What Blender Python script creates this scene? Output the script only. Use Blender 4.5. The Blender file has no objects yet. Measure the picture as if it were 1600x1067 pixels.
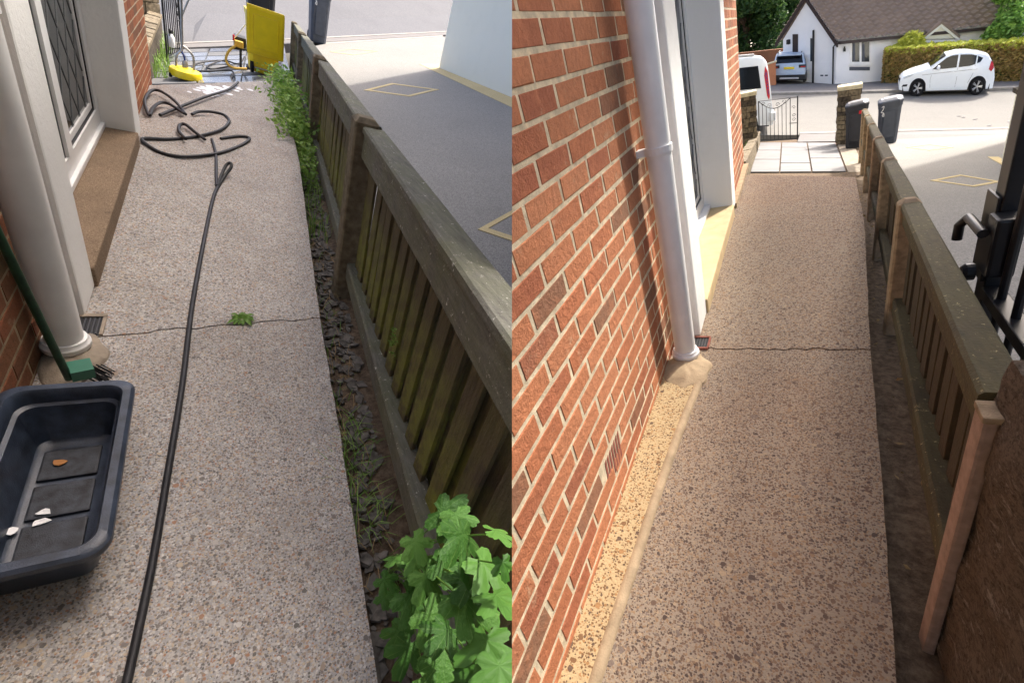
import bpy, bmesh, math, random
from mathutils import Vector, Matrix, noise
import numpy as np

# ------------------------------------------------------------------ camera, sky, sun
F, PPX, PPY = 673.0, 800.0, 533.5            # focal length and centre in photograph pixels (1600 x 1067)
def nrm(v): v = np.array(v, float); return v / np.linalg.norm(v)
def frame(vf, vn):
    f = nrm((vf[0]-PPX, vf[1]-PPY, F)); d = nrm((vn[0]-PPX, vn[1]-PPY, F))
    d = nrm(d - (d @ f) * f)
    return np.stack([np.cross(d, f), f, -d], 1)
HCAM = 1.45
RL = frame((325, -125), (395, 1500))         # the uncleaned path (first visit)
RR = frame((1232, 20), (1237, 1785))         # the cleaned path (second visit)
up = nrm(RL[:, 2] + RR[:, 2]); fw = np.array([0, 0, 1.0]); fw = nrm(fw - (fw @ up) * up)
W = np.stack([np.cross(fw, up), fw, up])     # camera axes -> world axes
CAM = np.array([0, 0, HCAM])
sc = bpy.context.scene
cd = bpy.data.cameras.new('camera'); cam = bpy.data.objects.new('camera', cd); sc.collection.objects.link(cam)
cd.sensor_fit = 'HORIZONTAL'; cd.sensor_width = 36; cd.lens = 36 * F / 1600; cd.clip_start = .02; cd.clip_end = 1500
m3 = W @ np.diag([1, -1, -1.0]); m = Matrix.Identity(4)
for i in range(3):
    for j in range(3): m[i][j] = m3[i, j]
m.translation = CAM; cam.matrix_world = m; sc.camera = cam

SUN_LOCAL = (.394, .686, .616)               # towards the sun, seen from the cleaned path
sd = nrm(W @ RR @ np.array(SUN_LOCAL))
world = bpy.data.worlds.new('World'); sc.world = world; world.use_nodes = True
nt = world.node_tree; sky = nt.nodes.new('ShaderNodeTexSky'); sky.sky_type = 'NISHITA'; sky.sun_disc = False
sky.sun_elevation = math.asin(sd[2]); sky.sun_rotation = math.atan2(sd[0], sd[1])
sky.air_density = .65; sky.dust_density = 5.5; sky.ozone_density = .2
nt.nodes['Background'].inputs[1].default_value = .15
nt.links.new(sky.outputs[0], nt.nodes['Background'].inputs[0])
sl = bpy.data.lights.new('sun', 'SUN'); sl.energy = 2.0; sl.angle = math.radians(2.0); sl.color = (1, .95, .87)
so = bpy.data.objects.new('sun', sl); sc.collection.objects.link(so)
so.rotation_euler = Vector(-sd).to_track_quat('-Z', 'Y').to_euler()
sc.view_settings.view_transform = 'Standard'; sc.view_settings.look = 'None'
sc.view_settings.gamma = 1; sc.view_settings.use_curve_mapping = False
sc.view_settings.exposure = 1.72
sc.cycles.max_bounces = 6; sc.cycles.diffuse_bounces = 3; sc.cycles.glossy_bounces = 2; sc.cycles.use_adaptive_sampling = True; sc.cycles.adaptive_threshold = .02

# ------------------------------------------------------------------ places
class Place:
    def __init__(s, R, sign):
        s.R = R; s.sign = sign
        M = Matrix.Identity(4); A = W @ R; t = CAM - A @ np.array([0, 0, HCAM])
        for i in range(3):
            M[i][3] = t[i]
            for j in range(3): M[i][j] = A[i, j]
        s.M = M
        s.n = Vector(R[0]); s.C = Vector((0, 0, HCAM))
    def side(s, p): return s.sign * s.n.dot(Vector(p) - s.C)
    def ray(s, x, y): return s.R.T @ np.array([x-PPX, y-PPY, F])
    def ax(s, x, y, k, v):                   # pixel -> point on an axis plane
        d = s.ray(x, y); t = (v - (0, 0, HCAM)[k]) / d[k]; return Vector(np.array([0, 0, HCAM]) + t*d)
    def g(s, x, y, z=0): return s.ax(x, y, 2, z)
    def pl(s, x, y, P):                      # pixel -> point on the sloping plane z = c + aX + bY
        c, a, b = P; d = s.ray(x, y); t = (c-HCAM)/(d[2]-a*d[0]-b*d[1]); return Vector(np.array([0, 0, HCAM]) + t*d)
    def vp(s, x, y, A, D):                   # pixel -> point on the vertical plane through A along D
        n = np.array([D[1], -D[0], 0]); d = s.ray(x, y); t = (n @ (np.array(A)-np.array([0, 0, HCAM])))/(n @ d)
        return Vector(np.array([0, 0, HCAM]) + t*d)
L = Place(RL, -1); R = Place(RR, 1)
TL = (-.151, .27, -.0413)                    # lie of the land, uncleaned side
TR = (.272, -.165, -.135)                    # lie of the land, cleaned side
SP = (-3.209, -.236, .048)                   # the street below the cleaned side
def hz(P, x, y): return P[0] + P[1]*x + P[2]*y
UP = Vector((0, 0, 1))

# ------------------------------------------------------------------ mesh helpers: geo = (verts, faces)
def join(*gs):
    V, Fc = [], []
    for v, f in gs:
        o = len(V); V += [Vector(p) for p in v]; Fc += [tuple(i+o for i in q) for q in f]
    return V, Fc
def hexa(p):                                 # 8 points: bottom ring, top ring
    return [Vector(q) for q in p], [(3, 2, 1, 0), (4, 5, 6, 7), (0, 1, 5, 4), (1, 2, 6, 5), (2, 3, 7, 6), (3, 0, 4, 7)]
def box(a, b):
    x0, y0, z0 = a; x1, y1, z1 = b
    return hexa([(x0, y0, z0), (x1, y0, z0), (x1, y1, z0), (x0, y1, z0), (x0, y0, z1), (x1, y0, z1), (x1, y1, z1), (x0, y1, z1)])
def obox(o, ex, ey, ez, a, b):               # box in a skew frame
    v, f = box(a, b); o = Vector(o); ex = Vector(ex); ey = Vector(ey); ez = Vector(ez)
    return [o + ex*p.x + ey*p.y + ez*p.z for p in v], f
def chbox(a, b, c):                          # box with chamfered edges
    bm = bmesh.new(); v, f = box(a, b); vs = [bm.verts.new(p) for p in v]
    for q in f: bm.faces.new([vs[i] for i in q])
    bmesh.ops.bevel(bm, geom=list(bm.edges), offset=c, segments=2, affect='EDGES', profile=.6)
    r = bm2geo(bm); bm.free(); return r
def bm2geo(bm):
    bm.verts.index_update(); return [v.co.copy() for v in bm.verts], [tuple(v.index for v in f.verts) for f in bm.faces]
def skew(g, o, ex, ey, ez):
    o = Vector(o); ex = Vector(ex); ey = Vector(ey); ez = Vector(ez)
    return [o + ex*p[0] + ey*p[1] + ez*p[2] for p in g[0]], g[1]
def prism(poly, z0, z1):                     # poly: 2-D or 3-D outline; z0, z1 numbers or functions
    n = len(poly); f0 = z0 if callable(z0) else (lambda x, y: z0); f1 = z1 if callable(z1) else (lambda x, y: z1)
    v = [Vector((p[0], p[1], f0(p[0], p[1]))) for p in poly] + [Vector((p[0], p[1], f1(p[0], p[1]))) for p in poly]
    return v, [tuple(range(n-1, -1, -1)), tuple(range(n, 2*n))] + [(i, (i+1) % n, n+(i+1) % n, n+i) for i in range(n)]
def slabof(pts, th):                         # solid from a 3-D outline, th metres downwards
    n = len(pts); v = [Vector(p) - UP*th for p in pts] + [Vector(p) for p in pts]
    return v, [tuple(range(n-1, -1, -1)), tuple(range(n, 2*n))] + [(i, (i+1) % n, n+(i+1) % n, n+i) for i in range(n)]
def tube(pts, r, n=10, cap=True):
    pts = [Vector(p) for p in pts]; V, Fc = [], []; rr = r if isinstance(r, (list, tuple)) else [r]*len(pts); a = None
    for i, p in enumerate(pts):
        t = (pts[min(i+1, len(pts)-1)] - pts[max(i-1, 0)]).normalized()
        if a is None: a = t.orthogonal().normalized()
        a = (a - t*a.dot(t)).normalized(); b = t.cross(a)
        V += [p + (a*math.cos(k*2*math.pi/n) + b*math.sin(k*2*math.pi/n))*rr[i] for k in range(n)]
    for i in range(len(pts)-1):
        Fc += [(i*n+k, i*n+(k+1) % n, (i+1)*n+(k+1) % n, (i+1)*n+k) for k in range(n)]
    if cap: Fc += [tuple(range(n-1, -1, -1)), tuple(range((len(pts)-1)*n, len(pts)*n))]
    return V, Fc
def smooth(pts, k=6):                        # Catmull-Rom through the points
    pts = [Vector(p) for p in pts]; out = []
    for i in range(len(pts)-1):
        a, b, c, d = pts[max(i-1, 0)], pts[i], pts[i+1], pts[min(i+2, len(pts)-1)]
        for j in range(k):
            t = j/k; out.append(.5*((2*b)+(c-a)*t+(2*a-5*b+4*c-d)*t*t+(3*b-a-3*c+d)*t**3))
    return out + [pts[-1]]
def lathe(o, ax, prof, n=20):                # prof: (radius, height) along ax
    ax = Vector(ax).normalized(); a = ax.orthogonal().normalized(); b = ax.cross(a); o = Vector(o); V = []; Fc = []
    for r, h in prof: V += [o + ax*h + (a*math.cos(k*2*math.pi/n)+b*math.sin(k*2*math.pi/n))*r for k in range(n)]
    for i in range(len(prof)-1): Fc += [(i*n+k, i*n+(k+1) % n, (i+1)*n+(k+1) % n, (i+1)*n+k) for k in range(n)]
    Fc += [tuple(range(n-1, -1, -1)), tuple(range((len(prof)-1)*n, len(prof)*n))]
    return V, Fc
def gridsurf(fn, nu, nv):
    V = [Vector(fn(i/nu, j/nv)) for i in range(nu+1) for j in range(nv+1)]
    return V, [(i*(nv+1)+j, (i+1)*(nv+1)+j, (i+1)*(nv+1)+j+1, i*(nv+1)+j+1) for i in range(nu) for j in range(nv)]
def clip(g, P):                              # keep only what lies on this visit's side
    v, f = g; s = [P.side(p) for p in v]
    if min(s) >= 0: return g
    if max(s) <= 0: return None
    bm = bmesh.new(); vs = [bm.verts.new(p) for p in v]
    for q in f:
        try: bm.faces.new([vs[i] for i in q])
        except ValueError: pass
    r = bmesh.ops.bisect_plane(bm, geom=list(bm.verts)+list(bm.edges)+list(bm.faces), plane_co=P.C, plane_no=P.n*P.sign, clear_inner=True)
    ed = [e for e in r['geom_cut'] if isinstance(e, bmesh.types.BMEdge)]
    if ed: bmesh.ops.holes_fill(bm, edges=ed, sides=0)
    r = bm2geo(bm); bm.free(); return r if r[1] else None

col = sc.collection; BASE = {}
def tag(o, label=None, cat=None, group=None, kind=None):
    for k, v in (('label', label), ('category', cat), ('group', group), ('kind', kind)):
        if v: o[k] = v
    return o
def mesh(name, g, mat, sm=False):
    me = bpy.data.meshes.new(name); me.from_pydata([tuple(p) for p in g[0]], [], g[1])
    for mm in (mat if isinstance(mat, (list, tuple)) else [mat]): me.materials.append(mm)
    if sm:
        me.polygons.foreach_set('use_smooth', [True]*len(me.polygons)); me.update()
        try: me.set_sharp_from_angle(angle=math.radians(40))
        except Exception: pass
    return me
def thing(name, P, base, label=None, cat=None, group=None, kind=None):
    o = bpy.data.objects.new(name, None); col.objects.link(o); o.empty_display_size = .1
    o.matrix_world = P.M @ Matrix.Translation(Vector(base)); BASE[o.name] = Vector(base)
    return tag(o, label, cat, group, kind)
def base_of(o):
    b = Vector((0, 0, 0)); q = o
    while q is not None:
        if q.name in BASE: return BASE[q.name]
        q = q.parent
    return b
def part(name, g, mat, parent, sm=False, cl=None, kind=None, label=None):
    """a mesh given in place coordinates, hung under its thing or part"""
    if cl: g = clip(g, cl)
    if g is None: return None
    b = base_of(parent); me = mesh(name, ([Vector(p)-b for p in g[0]], g[1]), mat, sm)
    o = bpy.data.objects.new(name, me); col.objects.link(o); o.parent = parent
    return tag(o, label, None, None, kind)
def piece(name, me, loc, parent, rot=None, scale=None):   # a copy that shares mesh data
    o = bpy.data.objects.new(name, me); col.objects.link(o); o.parent = parent; o.location = Vector(loc) - base_of(parent)
    if rot: o.rotation_euler = rot
    if scale: o.scale = scale
    return o
def solo(name, P, g, mat, label=None, cat=None, group=None, kind=None, sm=False, cl=False, base=None):
    if cl: g = clip(g, P)
    b = Vector(base) if base is not None else sum((Vector(p) for p in g[0]), Vector())/len(g[0])
    if base is None: b.z = min(p[2] for p in g[0])
    me = mesh(name, ([Vector(p)-b for p in g[0]], g[1]), mat, sm)
    o = bpy.data.objects.new(name, me); col.objects.link(o); o.matrix_world = P.M @ Matrix.Translation(b); BASE[o.name] = b
    return tag(o, label, cat, group, kind)

# ------------------------------------------------------------------ materials
def lin(r, g, b): return tuple(((c/255)/12.92 if c/255 <= .04045 else ((c/255+.055)/1.055)**2.4) for c in (r, g, b)) + (1,)
class NM:
    def __init__(s, name, rough=.8, spec=.3, pos=False):
        s.m = bpy.data.materials.new(name); s.m.use_nodes = True; s.t = s.m.node_tree; s.b = s.t.nodes['Principled BSDF']
        s.b.inputs['Roughness'].default_value = rough; s.b.inputs['Specular IOR Level'].default_value = spec
        s.co = s.t.nodes.new('ShaderNodeNewGeometry').outputs['Position'] if pos else s.t.nodes.new('ShaderNodeTexCoord').outputs['Object']
    def n(s, t, **k):
        o = s.t.nodes.new('ShaderNode'+t)
        for a, v in k.items(): setattr(o, a, v)
        return o
    def l(s, a, b): s.t.links.new(a, b)
    def noise(s, scale, detail=4, rough=.55, vec=None):
        o = s.n('TexNoise'); o.inputs['Scale'].default_value = scale; o.inputs['Detail'].default_value = detail; o.inputs['Roughness'].default_value = rough
        s.l(vec or s.co, o.inputs['Vector']); return o.outputs['Fac']
    def vor(s, scale, feature='F1', vec=None, rnd=1):
        o = s.n('TexVoronoi', feature=feature); o.inputs['Scale'].default_value = scale; o.inputs['Randomness'].default_value = rnd
        s.l(vec or s.co, o.inputs['Vector']); return o
    def ramp(s, fac, stops, interp='LINEAR'):
        o = s.n('ValToRGB'); o.color_ramp.interpolation = interp; e = o.color_ramp.elements
        while len(e) > 1: e.remove(e[-1])
        e[0].position, e[0].color = stops[0]
        for p, c in stops[1:]: e.new(p).color = c
        s.l(fac, o.inputs[0]); return o.outputs[0]
    def mix(s, fac, a, b, mode='MIX'):
        o = s.n('Mix', data_type='RGBA', blend_type=mode)
        if isinstance(fac, (int, float)): o.inputs[0].default_value = fac
        else: s.l(fac, o.inputs[0])
        for i, c in ((6, a), (7, b)):
            if isinstance(c, tuple): o.inputs[i].default_value = c
            else: s.l(c, o.inputs[i])
        return o.outputs[2]
    def math(s, op, a, b=0.):
        o = s.n('Math', operation=op)
        for i, c in ((0, a), (1, b)):
            if isinstance(c, (int, float)): o.inputs[i].default_value = c
            else: s.l(c, o.inputs[i])
        return o.outputs[0]
    def stretch(s, v):
        o = s.n('Mapping'); o.inputs['Scale'].default_value = v; s.l(s.co, o.inputs[0]); return o.outputs[0]
    def col(s, c):
        if isinstance(c, tuple): s.b.inputs['Base Color'].default_value = c
        else: s.l(c, s.b.inputs['Base Color'])
        return s
    def bump(s, h, dist=.003, st=1.):
        o = s.n('Bump'); o.inputs['Distance'].default_value = dist; o.inputs['Strength'].default_value = st; s.l(h, o.inputs['Height'])
        s.l(o.outputs[0], s.b.inputs['Normal']); return s
    def rnd(s): return s.n('ObjectInfo').outputs['Random']
def step(m, fac, lo, hi): return m.ramp(fac, [(lo, (0, 0, 0, 1)), (hi, (1, 1, 1, 1))])
def plain(name, c, rough=.5, spec=.4, var=.12, sc_=9, bump=0, metal=0):
    m = NM(name, rough, spec); f = m.noise(sc_, 5); d = tuple(x*(1-var*2) for x in c[:3])+(1,); e = tuple(min(1, x*(1+var)) for x in c[:3])+(1,)
    m.col(m.ramp(f, [(.3, d), (.7, e)])); m.b.inputs['Metallic'].default_value = metal
    if bump: m.bump(m.noise(sc_*12, 4), bump)
    return m.m

def aggregate(name, matrix, matrix2, stones, cover, scale, stain, stain_amt, bump=.004, fine=260):
    """exposed aggregate: three sizes of stone packed in a matrix"""
    m = NM(name, .88, .2); base = m.mix(m.noise(5, 5), matrix, matrix2)
    base = m.mix(m.math('MULTIPLY', m.noise(fine, 3), .7), base, tuple(x*.4 for x in matrix[:3])+(1,)); c = base; hgt = None
    wv = m.n('VectorMath', operation='ADD'); nz = m.n('TexNoise'); nz.inputs['Scale'].default_value = 60; m.l(m.co, nz.inputs['Vector'])
    sc2 = m.n('VectorMath', operation='SCALE'); m.l(nz.outputs['Color'], sc2.inputs[0]); sc2.inputs['Scale'].default_value = .006; m.l(m.co, wv.inputs[0]); m.l(sc2.outputs[0], wv.inputs[1])
    patch = m.noise(2.3, 4)
    for k, (sc_, cv, lo, sp_) in enumerate(((scale*2.6, min(1, cover*1.25), .3, .35), (scale*1.45, cover, .26, .34), (scale*.75, cover*.42, .2, .32))):
        v = m.vor(sc_, vec=wv.outputs[0]); sep = m.n('SeparateColor'); m.l(v.outputs['Color'], sep.inputs[0])
        st = m.ramp(sep.outputs[1], stones, 'CONSTANT'); st = m.mix(m.math('MULTIPLY', m.noise(sc_*1.7, 3), .5), st, tuple(x*.55 for x in stones[0][1][:3])+(1,))
        sel = m.math('MULTIPLY', m.math('LESS_THAN', sep.outputs[0], m.math('MULTIPLY', m.math('ADD', patch, .5), cv)), m.math('LESS_THAN', v.outputs['Distance'], m.math('ADD', m.math('MULTIPLY', sep.outputs[2], sp_), lo)))
        c = m.mix(sel, c, st); hgt = m.math('MULTIPLY', sel, .6) if hgt is None else m.math('MAXIMUM', hgt, m.math('MULTIPLY', sel, .7+.15*k))
    f = m.noise(1.7, 8, .7); c = m.mix(m.math('MULTIPLY', step(m, f, .45, .72), stain_amt), c, stain)
    f2 = m.noise(11, 6, .75); c = m.mix(m.math('MULTIPLY', step(m, f2, .62, .74), stain_amt*1.3), c, tuple(x*.5 for x in stain[:3])+(1,))
    m.col(c); m.bump(m.math('ADD', m.math('MULTIPLY', hgt, .8), m.noise(90, 4)), bump, .8)
    return m.m
MAT = {}
MAT['path_dirty'] = aggregate('weathered_aggregate_concrete', lin(192, 190, 188), lin(174, 171, 168),
    [(0, lin(196, 190, 182)), (.25, lin(160, 142, 124)), (.42, lin(120, 114, 108)), (.58, lin(196, 178, 154)), (.72, lin(96, 92, 90)), (.84, lin(214, 210, 204)), (.93, lin(168, 124, 94))], .8, 80, lin(104, 98, 92), .4)
MAT['path_clean'] = aggregate('cleaned_aggregate_concrete', lin(180, 164, 144), lin(166, 150, 130),
    [(0, lin(118, 98, 84)), (.25, lin(150, 124, 100)), (.42, lin(92, 80, 74)), (.6, lin(168, 140, 110)), (.76, lin(134, 120, 110)), (.88, lin(190, 168, 138))], .62, 66, lin(150, 122, 98), .35)
MAT['path_strip'] = aggregate('cleaned_cream_concrete', lin(206, 182, 140), lin(196, 170, 128),
    [(0, lin(130, 98, 70)), (.4, lin(176, 134, 90)), (.7, lin(104, 86, 74))], .3, 66, lin(178, 150, 110), .3)
MAT['cement'] = plain('cement_mortar', lin(178, 156, 126), .9, .2, .15, 14, .002)
MAT['cement_grey'] = plain('grey_cement', lin(152, 140, 124), .9, .2, .2, 14, .002)
MAT['sill_stone'] = aggregate('concrete_step', lin(158, 136, 112), lin(138, 116, 94), [(0, lin(110, 90, 72)), (.5, lin(176, 156, 130))], .4, 160, lin(90, 74, 60), .5, .002)
MAT['sill_clean'] = plain('cleaned_step', lin(206, 182, 140), .85, .2, .08, 10, .001)
def brickmat(name, cols, dirt):
    m = NM(name, .88, .2, True); c = m.ramp(m.rnd(), cols); f = m.noise(60, 6, .75); c = m.mix(m.math('MULTIPLY', step(m, f, .45, .72), .5), c, dirt)
    f2 = m.noise(16, 5, .6); c = m.mix(m.math('MULTIPLY', step(m, f2, .5, .75), .4), c, tuple(min(1, x*1.4) for x in cols[0][1][:3])+(1,))
    f3 = m.noise(2.2, 6, .65); c = m.mix(m.math('MULTIPLY', step(m, f3, .46, .68), .22), c, tuple(x*.75 for x in dirt[:3])+(1,))
    f4 = m.noise(7, 7, .75); c = m.mix(m.math('MULTIPLY', step(m, f4, .6, .72), .55), c, lin(206, 184, 152))
    m.col(c); m.bump(m.math('ADD', m.noise(170, 5, .7), m.math('MULTIPLY', m.noise(45, 5), 1.5)), .004, .9); return m.m
MAT['brick'] = brickmat('orange_brick', [(0, lin(188, 122, 86)), (.35, lin(196, 132, 96)), (.6, lin(182, 114, 80)), (.8, lin(168, 102, 76)), (.92, lin(148, 116, 92)), (1, lin(142, 94, 72))], lin(136, 86, 62))
MAT['brick_old'] = brickmat('grimy_brick', [(0, lin(150, 92, 66)), (.5, lin(134, 96, 70)), (.8, lin(126, 72, 54)), (1, lin(112, 92, 66))], lin(86, 74, 54))
MAT['mortar'] = plain('cream_mortar', lin(220, 204, 174), .92, .15, .16, 26, .003)
MAT['mortar_old'] = plain('old_mortar', lin(168, 150, 122), .92, .15, .18, 26, .003)
m = NM('brick_courses', .88, .2); bt = m.n('TexBrick'); bt.inputs['Scale'].default_value = 1; bt.inputs['Brick Width'].default_value = .225; bt.inputs['Row Height'].default_value = .075
bt.inputs['Mortar Size'].default_value = .006; bt.inputs['Color1'].default_value = lin(184, 98, 66); bt.inputs['Color2'].default_value = lin(158, 80, 58); bt.inputs['Mortar'].default_value = lin(200, 180, 148)
mp = m.n('Mapping'); mp.inputs['Rotation'].default_value = (math.pi/2, 0, math.pi/2); m.l(m.co, mp.inputs[0])
sx = m.n('SeparateXYZ'); m.l(m.co, sx.inputs[0]); cx = m.n('CombineXYZ'); m.l(sx.outputs[1], cx.inputs[0]); m.l(sx.outputs[2], cx.inputs[1]); m.l(cx.outputs[0], bt.inputs['Vector']); m.col(bt.outputs[0]); MAT['brick_far'] = m.m
def rendermat(name, c, d):
    m = NM(name, .75, .25); f = m.noise(3, 6); m.col(m.mix(m.math('MULTIPLY', step(m, f, .5, .8), .35), c, d)); m.bump(m.noise(38, 8, .65), .006, .6); return m.m
MAT['render'] = rendermat('white_render', lin(242, 241, 236), lin(212, 210, 204))
MAT['bungalow_render'] = rendermat('bungalow_white_render', lin(240, 241, 243), lin(226, 228, 232))
MAT['pale_green'] = rendermat('pale_green_render', lin(232, 230, 214), lin(220, 219, 202))
MAT['upvc'] = plain('white_upvc', lin(236, 236, 234), .3, .5, .03, 6)
MAT['pipe'] = plain('white_plastic_pipe', lin(244, 243, 240), .32, .5, .035, 9)
MAT['gasket'] = plain('black_rubber', lin(30, 30, 32), .5)
m = NM('leaded_glass', .06, .6); m.col(lin(52, 58, 62)); MAT['glass'] = m.m
MAT['lead'] = plain('lead_strip', lin(110, 112, 112), .5, .4)
MAT['black_plastic'] = plain('navy_black_plastic', lin(54, 63, 78), .36, .5, .3, 22, .0008)
MAT['tub_dust'] = plain('dusty_tub_floor', lin(50, 54, 62), .5, .4, .4, 30, .001)
MAT['black_iron'] = plain('black_iron', lin(26, 26, 28), .4, .5, .2, 20)
MAT['hose'] = plain('black_hose', lin(34, 34, 37), .55, .4, .2, 40)
MAT['yellow'] = plain('yellow_plastic', lin(236, 206, 24), .4, .5, .05, 6)
MAT['yellow_hose'] = plain('mustard_hose', lin(214, 172, 74), .5, .4, .1, 20)
MAT['steel'] = plain('brushed_steel', lin(178, 172, 164), .3, .5, .08, 20, 0, .7)
MAT['bin_grey'] = plain('grey_bin_plastic', lin(74, 80, 92), .5, .45, .1, 8)
MAT['bin_black'] = plain('black_bin_plastic', lin(40, 42, 50), .5, .45, .12, 8)
MAT['white_paint'] = plain('white_paint', lin(235, 235, 235), .6, .3, .04)
MAT['red_paint'] = plain('red_paint', lin(190, 34, 44), .5, .4, .05)
MAT['blue_paint'] = plain('blue_paint', lin(40, 60, 120), .5, .4, .05)
MAT['green_pole'] = plain('green_painted_handle', lin(28, 66, 42), .45, .4, .3, 30)
MAT['green_plastic'] = plain('green_broom_head', lin(58, 118, 96), .45, .4, .1)
MAT['terracotta'] = plain('terracotta_vent', lin(150, 92, 78), .85, .2, .15, 30, .001)
def wood(name, a, b, moss=None, amt=0., lichen=None, mossz=None):
    m = NM(name, .82, .25); w = m.noise(14, 6, .65, m.stretch((6, .7, 6) if mossz is None else (6, 6, .7)))
    c = m.mix(step(m, w, .3, .7), a, b)
    if moss:
        f = m.math('MULTIPLY', step(m, m.noise(5.5, 6, .65), .36, .62), amt)
        if mossz: sx_ = m.n('SeparateXYZ'); m.l(m.co, sx_.inputs[0]); f = m.math('MULTIPLY', f, m.ramp(m.math('ADD', sx_.outputs[2], m.math('MULTIPLY', m.noise(3), .5)), [(.45, (1, 1, 1, 1)), (1.0, (.12, .12, .12, 1))]))
        c = m.mix(f, c, moss)
    if lichen: c = m.mix(step(m, m.noise(46, 8, .8), .6, .66), c, lichen)
    m.col(c); m.bump(m.math('ADD', w, m.noise(120, 3)), .003, .8); return m.m
MAT['rail_old'] = wood('weathered_mossy_rail', lin(114, 112, 102), lin(80, 78, 72), lin(98, 102, 66), .4, lin(206, 204, 192))
MAT['slat_moss'] = wood('mossy_slat', lin(92, 80, 66), lin(60, 52, 45), lin(136, 142, 56), .95, None, 1)
MAT['slat_dark'] = wood('dark_stained_slat', lin(86, 74, 60), lin(58, 50, 42), lin(92, 88, 60), .35, None, 1)
MAT['rail_dark'] = wood('dark_stained_rail', lin(84, 76, 56), lin(62, 56, 44), lin(92, 88, 56), .4, lin(190, 176, 128))
MAT['post_old'] = plain('lichen_concrete_post', lin(116, 106, 88), .9, .2, .25, 24, .003)
MAT['post_clean'] = plain('tan_concrete_post', lin(158, 138, 112), .9, .2, .2, 24, .003)
MAT['post_pink'] = plain('pink_tan_concrete', lin(166, 142, 128), .9, .2, .12, 40, .002)
m = NM('rough_brown_stone', .95, .15); c = m.ramp(m.noise(13, 10, .8, m.stretch((1, 1, 2.5))), [(.3, lin(100, 86, 72)), (.45, lin(158, 138, 118)), (.53, lin(120, 102, 86)), (.62, lin(196, 178, 158)), (.75, lin(144, 124, 104))]); c = m.mix(step(m, m.noise(80, 6, .8), .5, .7), c, lin(62, 52, 42)); m.col(c); m.bump(m.noise(34, 10, .85), .03, 1); MAT['brown_stone'] = m.m
def asphalt(name, a, b, d=None, scale=330):
    m = NM(name, .9, .25); v = m.vor(scale); s = m.n('SeparateColor'); m.l(v.outputs['Color'], s.inputs[0])
    c = m.mix(s.outputs[0], a, b); f = m.noise(.8, 7, .65); c = m.mix(m.math('MULTIPLY', step(m, f, .45, .75), .35), c, d or tuple(x*.7 for x in a[:3])+(1,))
    m.col(c); m.bump(v.outputs['Distance'], .002, .5); return m.m
MAT['resin'] = asphalt('grey_resin_driveway', lin(112, 110, 106), lin(152, 149, 143), lin(116, 114, 110), 150)
MAT['resin_cream'] = asphalt('cream_resin_inlay', lin(182, 164, 120), lin(206, 188, 144), None, 150)
MAT['asphalt'] = asphalt('road_asphalt', lin(92, 92, 95), lin(110, 110, 112), lin(84, 84, 87), 60)
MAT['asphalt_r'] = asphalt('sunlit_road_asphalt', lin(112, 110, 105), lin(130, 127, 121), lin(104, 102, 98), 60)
MAT['pavement'] = asphalt('pavement_asphalt', lin(110, 107, 105), lin(126, 122, 119), None, 60)
MAT['kerb'] = plain('kerb_concrete', lin(150, 146, 140), .9, .2, .1, 6)
MAT['slab'] = plain('pale_paving', lin(110, 110, 110), .7, .3, .08, 3, .001)
MAT['slab_wet'] = plain('wet_paving', lin(112, 114, 116), .18, .5, .15, 3)
m = NM('dark_soil', .95, .15); m.col(m.ramp(m.noise(30, 8, .75), [(.3, lin(66, 56, 46)), (.5, lin(106, 90, 74)), (.7, lin(140, 122, 100))])); m.bump(m.noise(60, 8, .75), .012, 1); MAT['soil'] = m.m
MAT['slate'] = plain('slate_chip', lin(108, 102, 94), .85, .3, .3, 30)
MAT['twig'] = plain('dry_stems', lin(158, 134, 96), .9, .2, .2)
MAT['stone'] = plain('stacked_stone', lin(128, 116, 96), .92, .2, .3, 16, .006)
MAT['stone_dark'] = plain('dark_stone', lin(84, 76, 66), .92, .2, .35, 16, .006)
MAT['coping'] = plain('pale_coping', lin(206, 196, 166), .9, .2, .1, 10, .003)
MAT['roof'] = plain('brown_roof_tiles', lin(136, 120, 108), .85, .25, .07, 2, .001)
MAT['fascia'] = plain('dark_brown_fascia', lin(58, 46, 44), .5, .4, .1)
def leaf(name, a, b, c):
    m = NM(name, .55, .35); v = m.vor(1.0); g = m.n('NewGeometry'); f = m.n('TexWhiteNoise', noise_dimensions='1D'); m.l(g.outputs['Random Per Island'], f.inputs['W'])
    m.col(m.ramp(f.outputs['Value'], [(0, a), (.5, b), (1, c)]))
    m.b.inputs['Transmission Weight'].default_value = 0
    tr = m.n('BsdfTranslucent'); m.l(m.b.inputs['Base Color'].links[0].from_socket, tr.inputs[0]); ms = m.n('MixShader'); ms.inputs[0].default_value = .3
    m.l(m.b.outputs[0], ms.inputs[1]); m.l(tr.outputs[0], ms.inputs[2]); m.l(ms.outputs[0], m.t.nodes['Material Output'].inputs[0]); return m.m
MAT['weed'] = leaf('weed_green', lin(92, 130, 52), lin(122, 158, 70), lin(150, 178, 92))
m = NM('vine_green', .55, .25); c_ = m.ramp(m.rnd(), [(0, lin(44, 82, 26)), (.5, lin(62, 106, 36)), (1, lin(86, 128, 54))]); w_ = m.n('TexGradient', gradient_type='RADIAL'); m.l(m.co, w_.inputs[0])
vn_ = m.math('ABSOLUTE', m.math('SINE', m.math('MULTIPLY', w_.outputs[1], 40.8))); c_ = m.mix(m.math('MULTIPLY', m.ramp(vn_, [(0, (1, 1, 1, 1)), (.14, (0, 0, 0, 1))]), .45), c_, lin(134, 166, 92)); c_ = m.mix(m.math('MULTIPLY', m.noise(5, 4), .4), c_, lin(60, 92, 34)); m.col(c_); m.bump(m.noise(9, 5), .02, .3)
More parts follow.
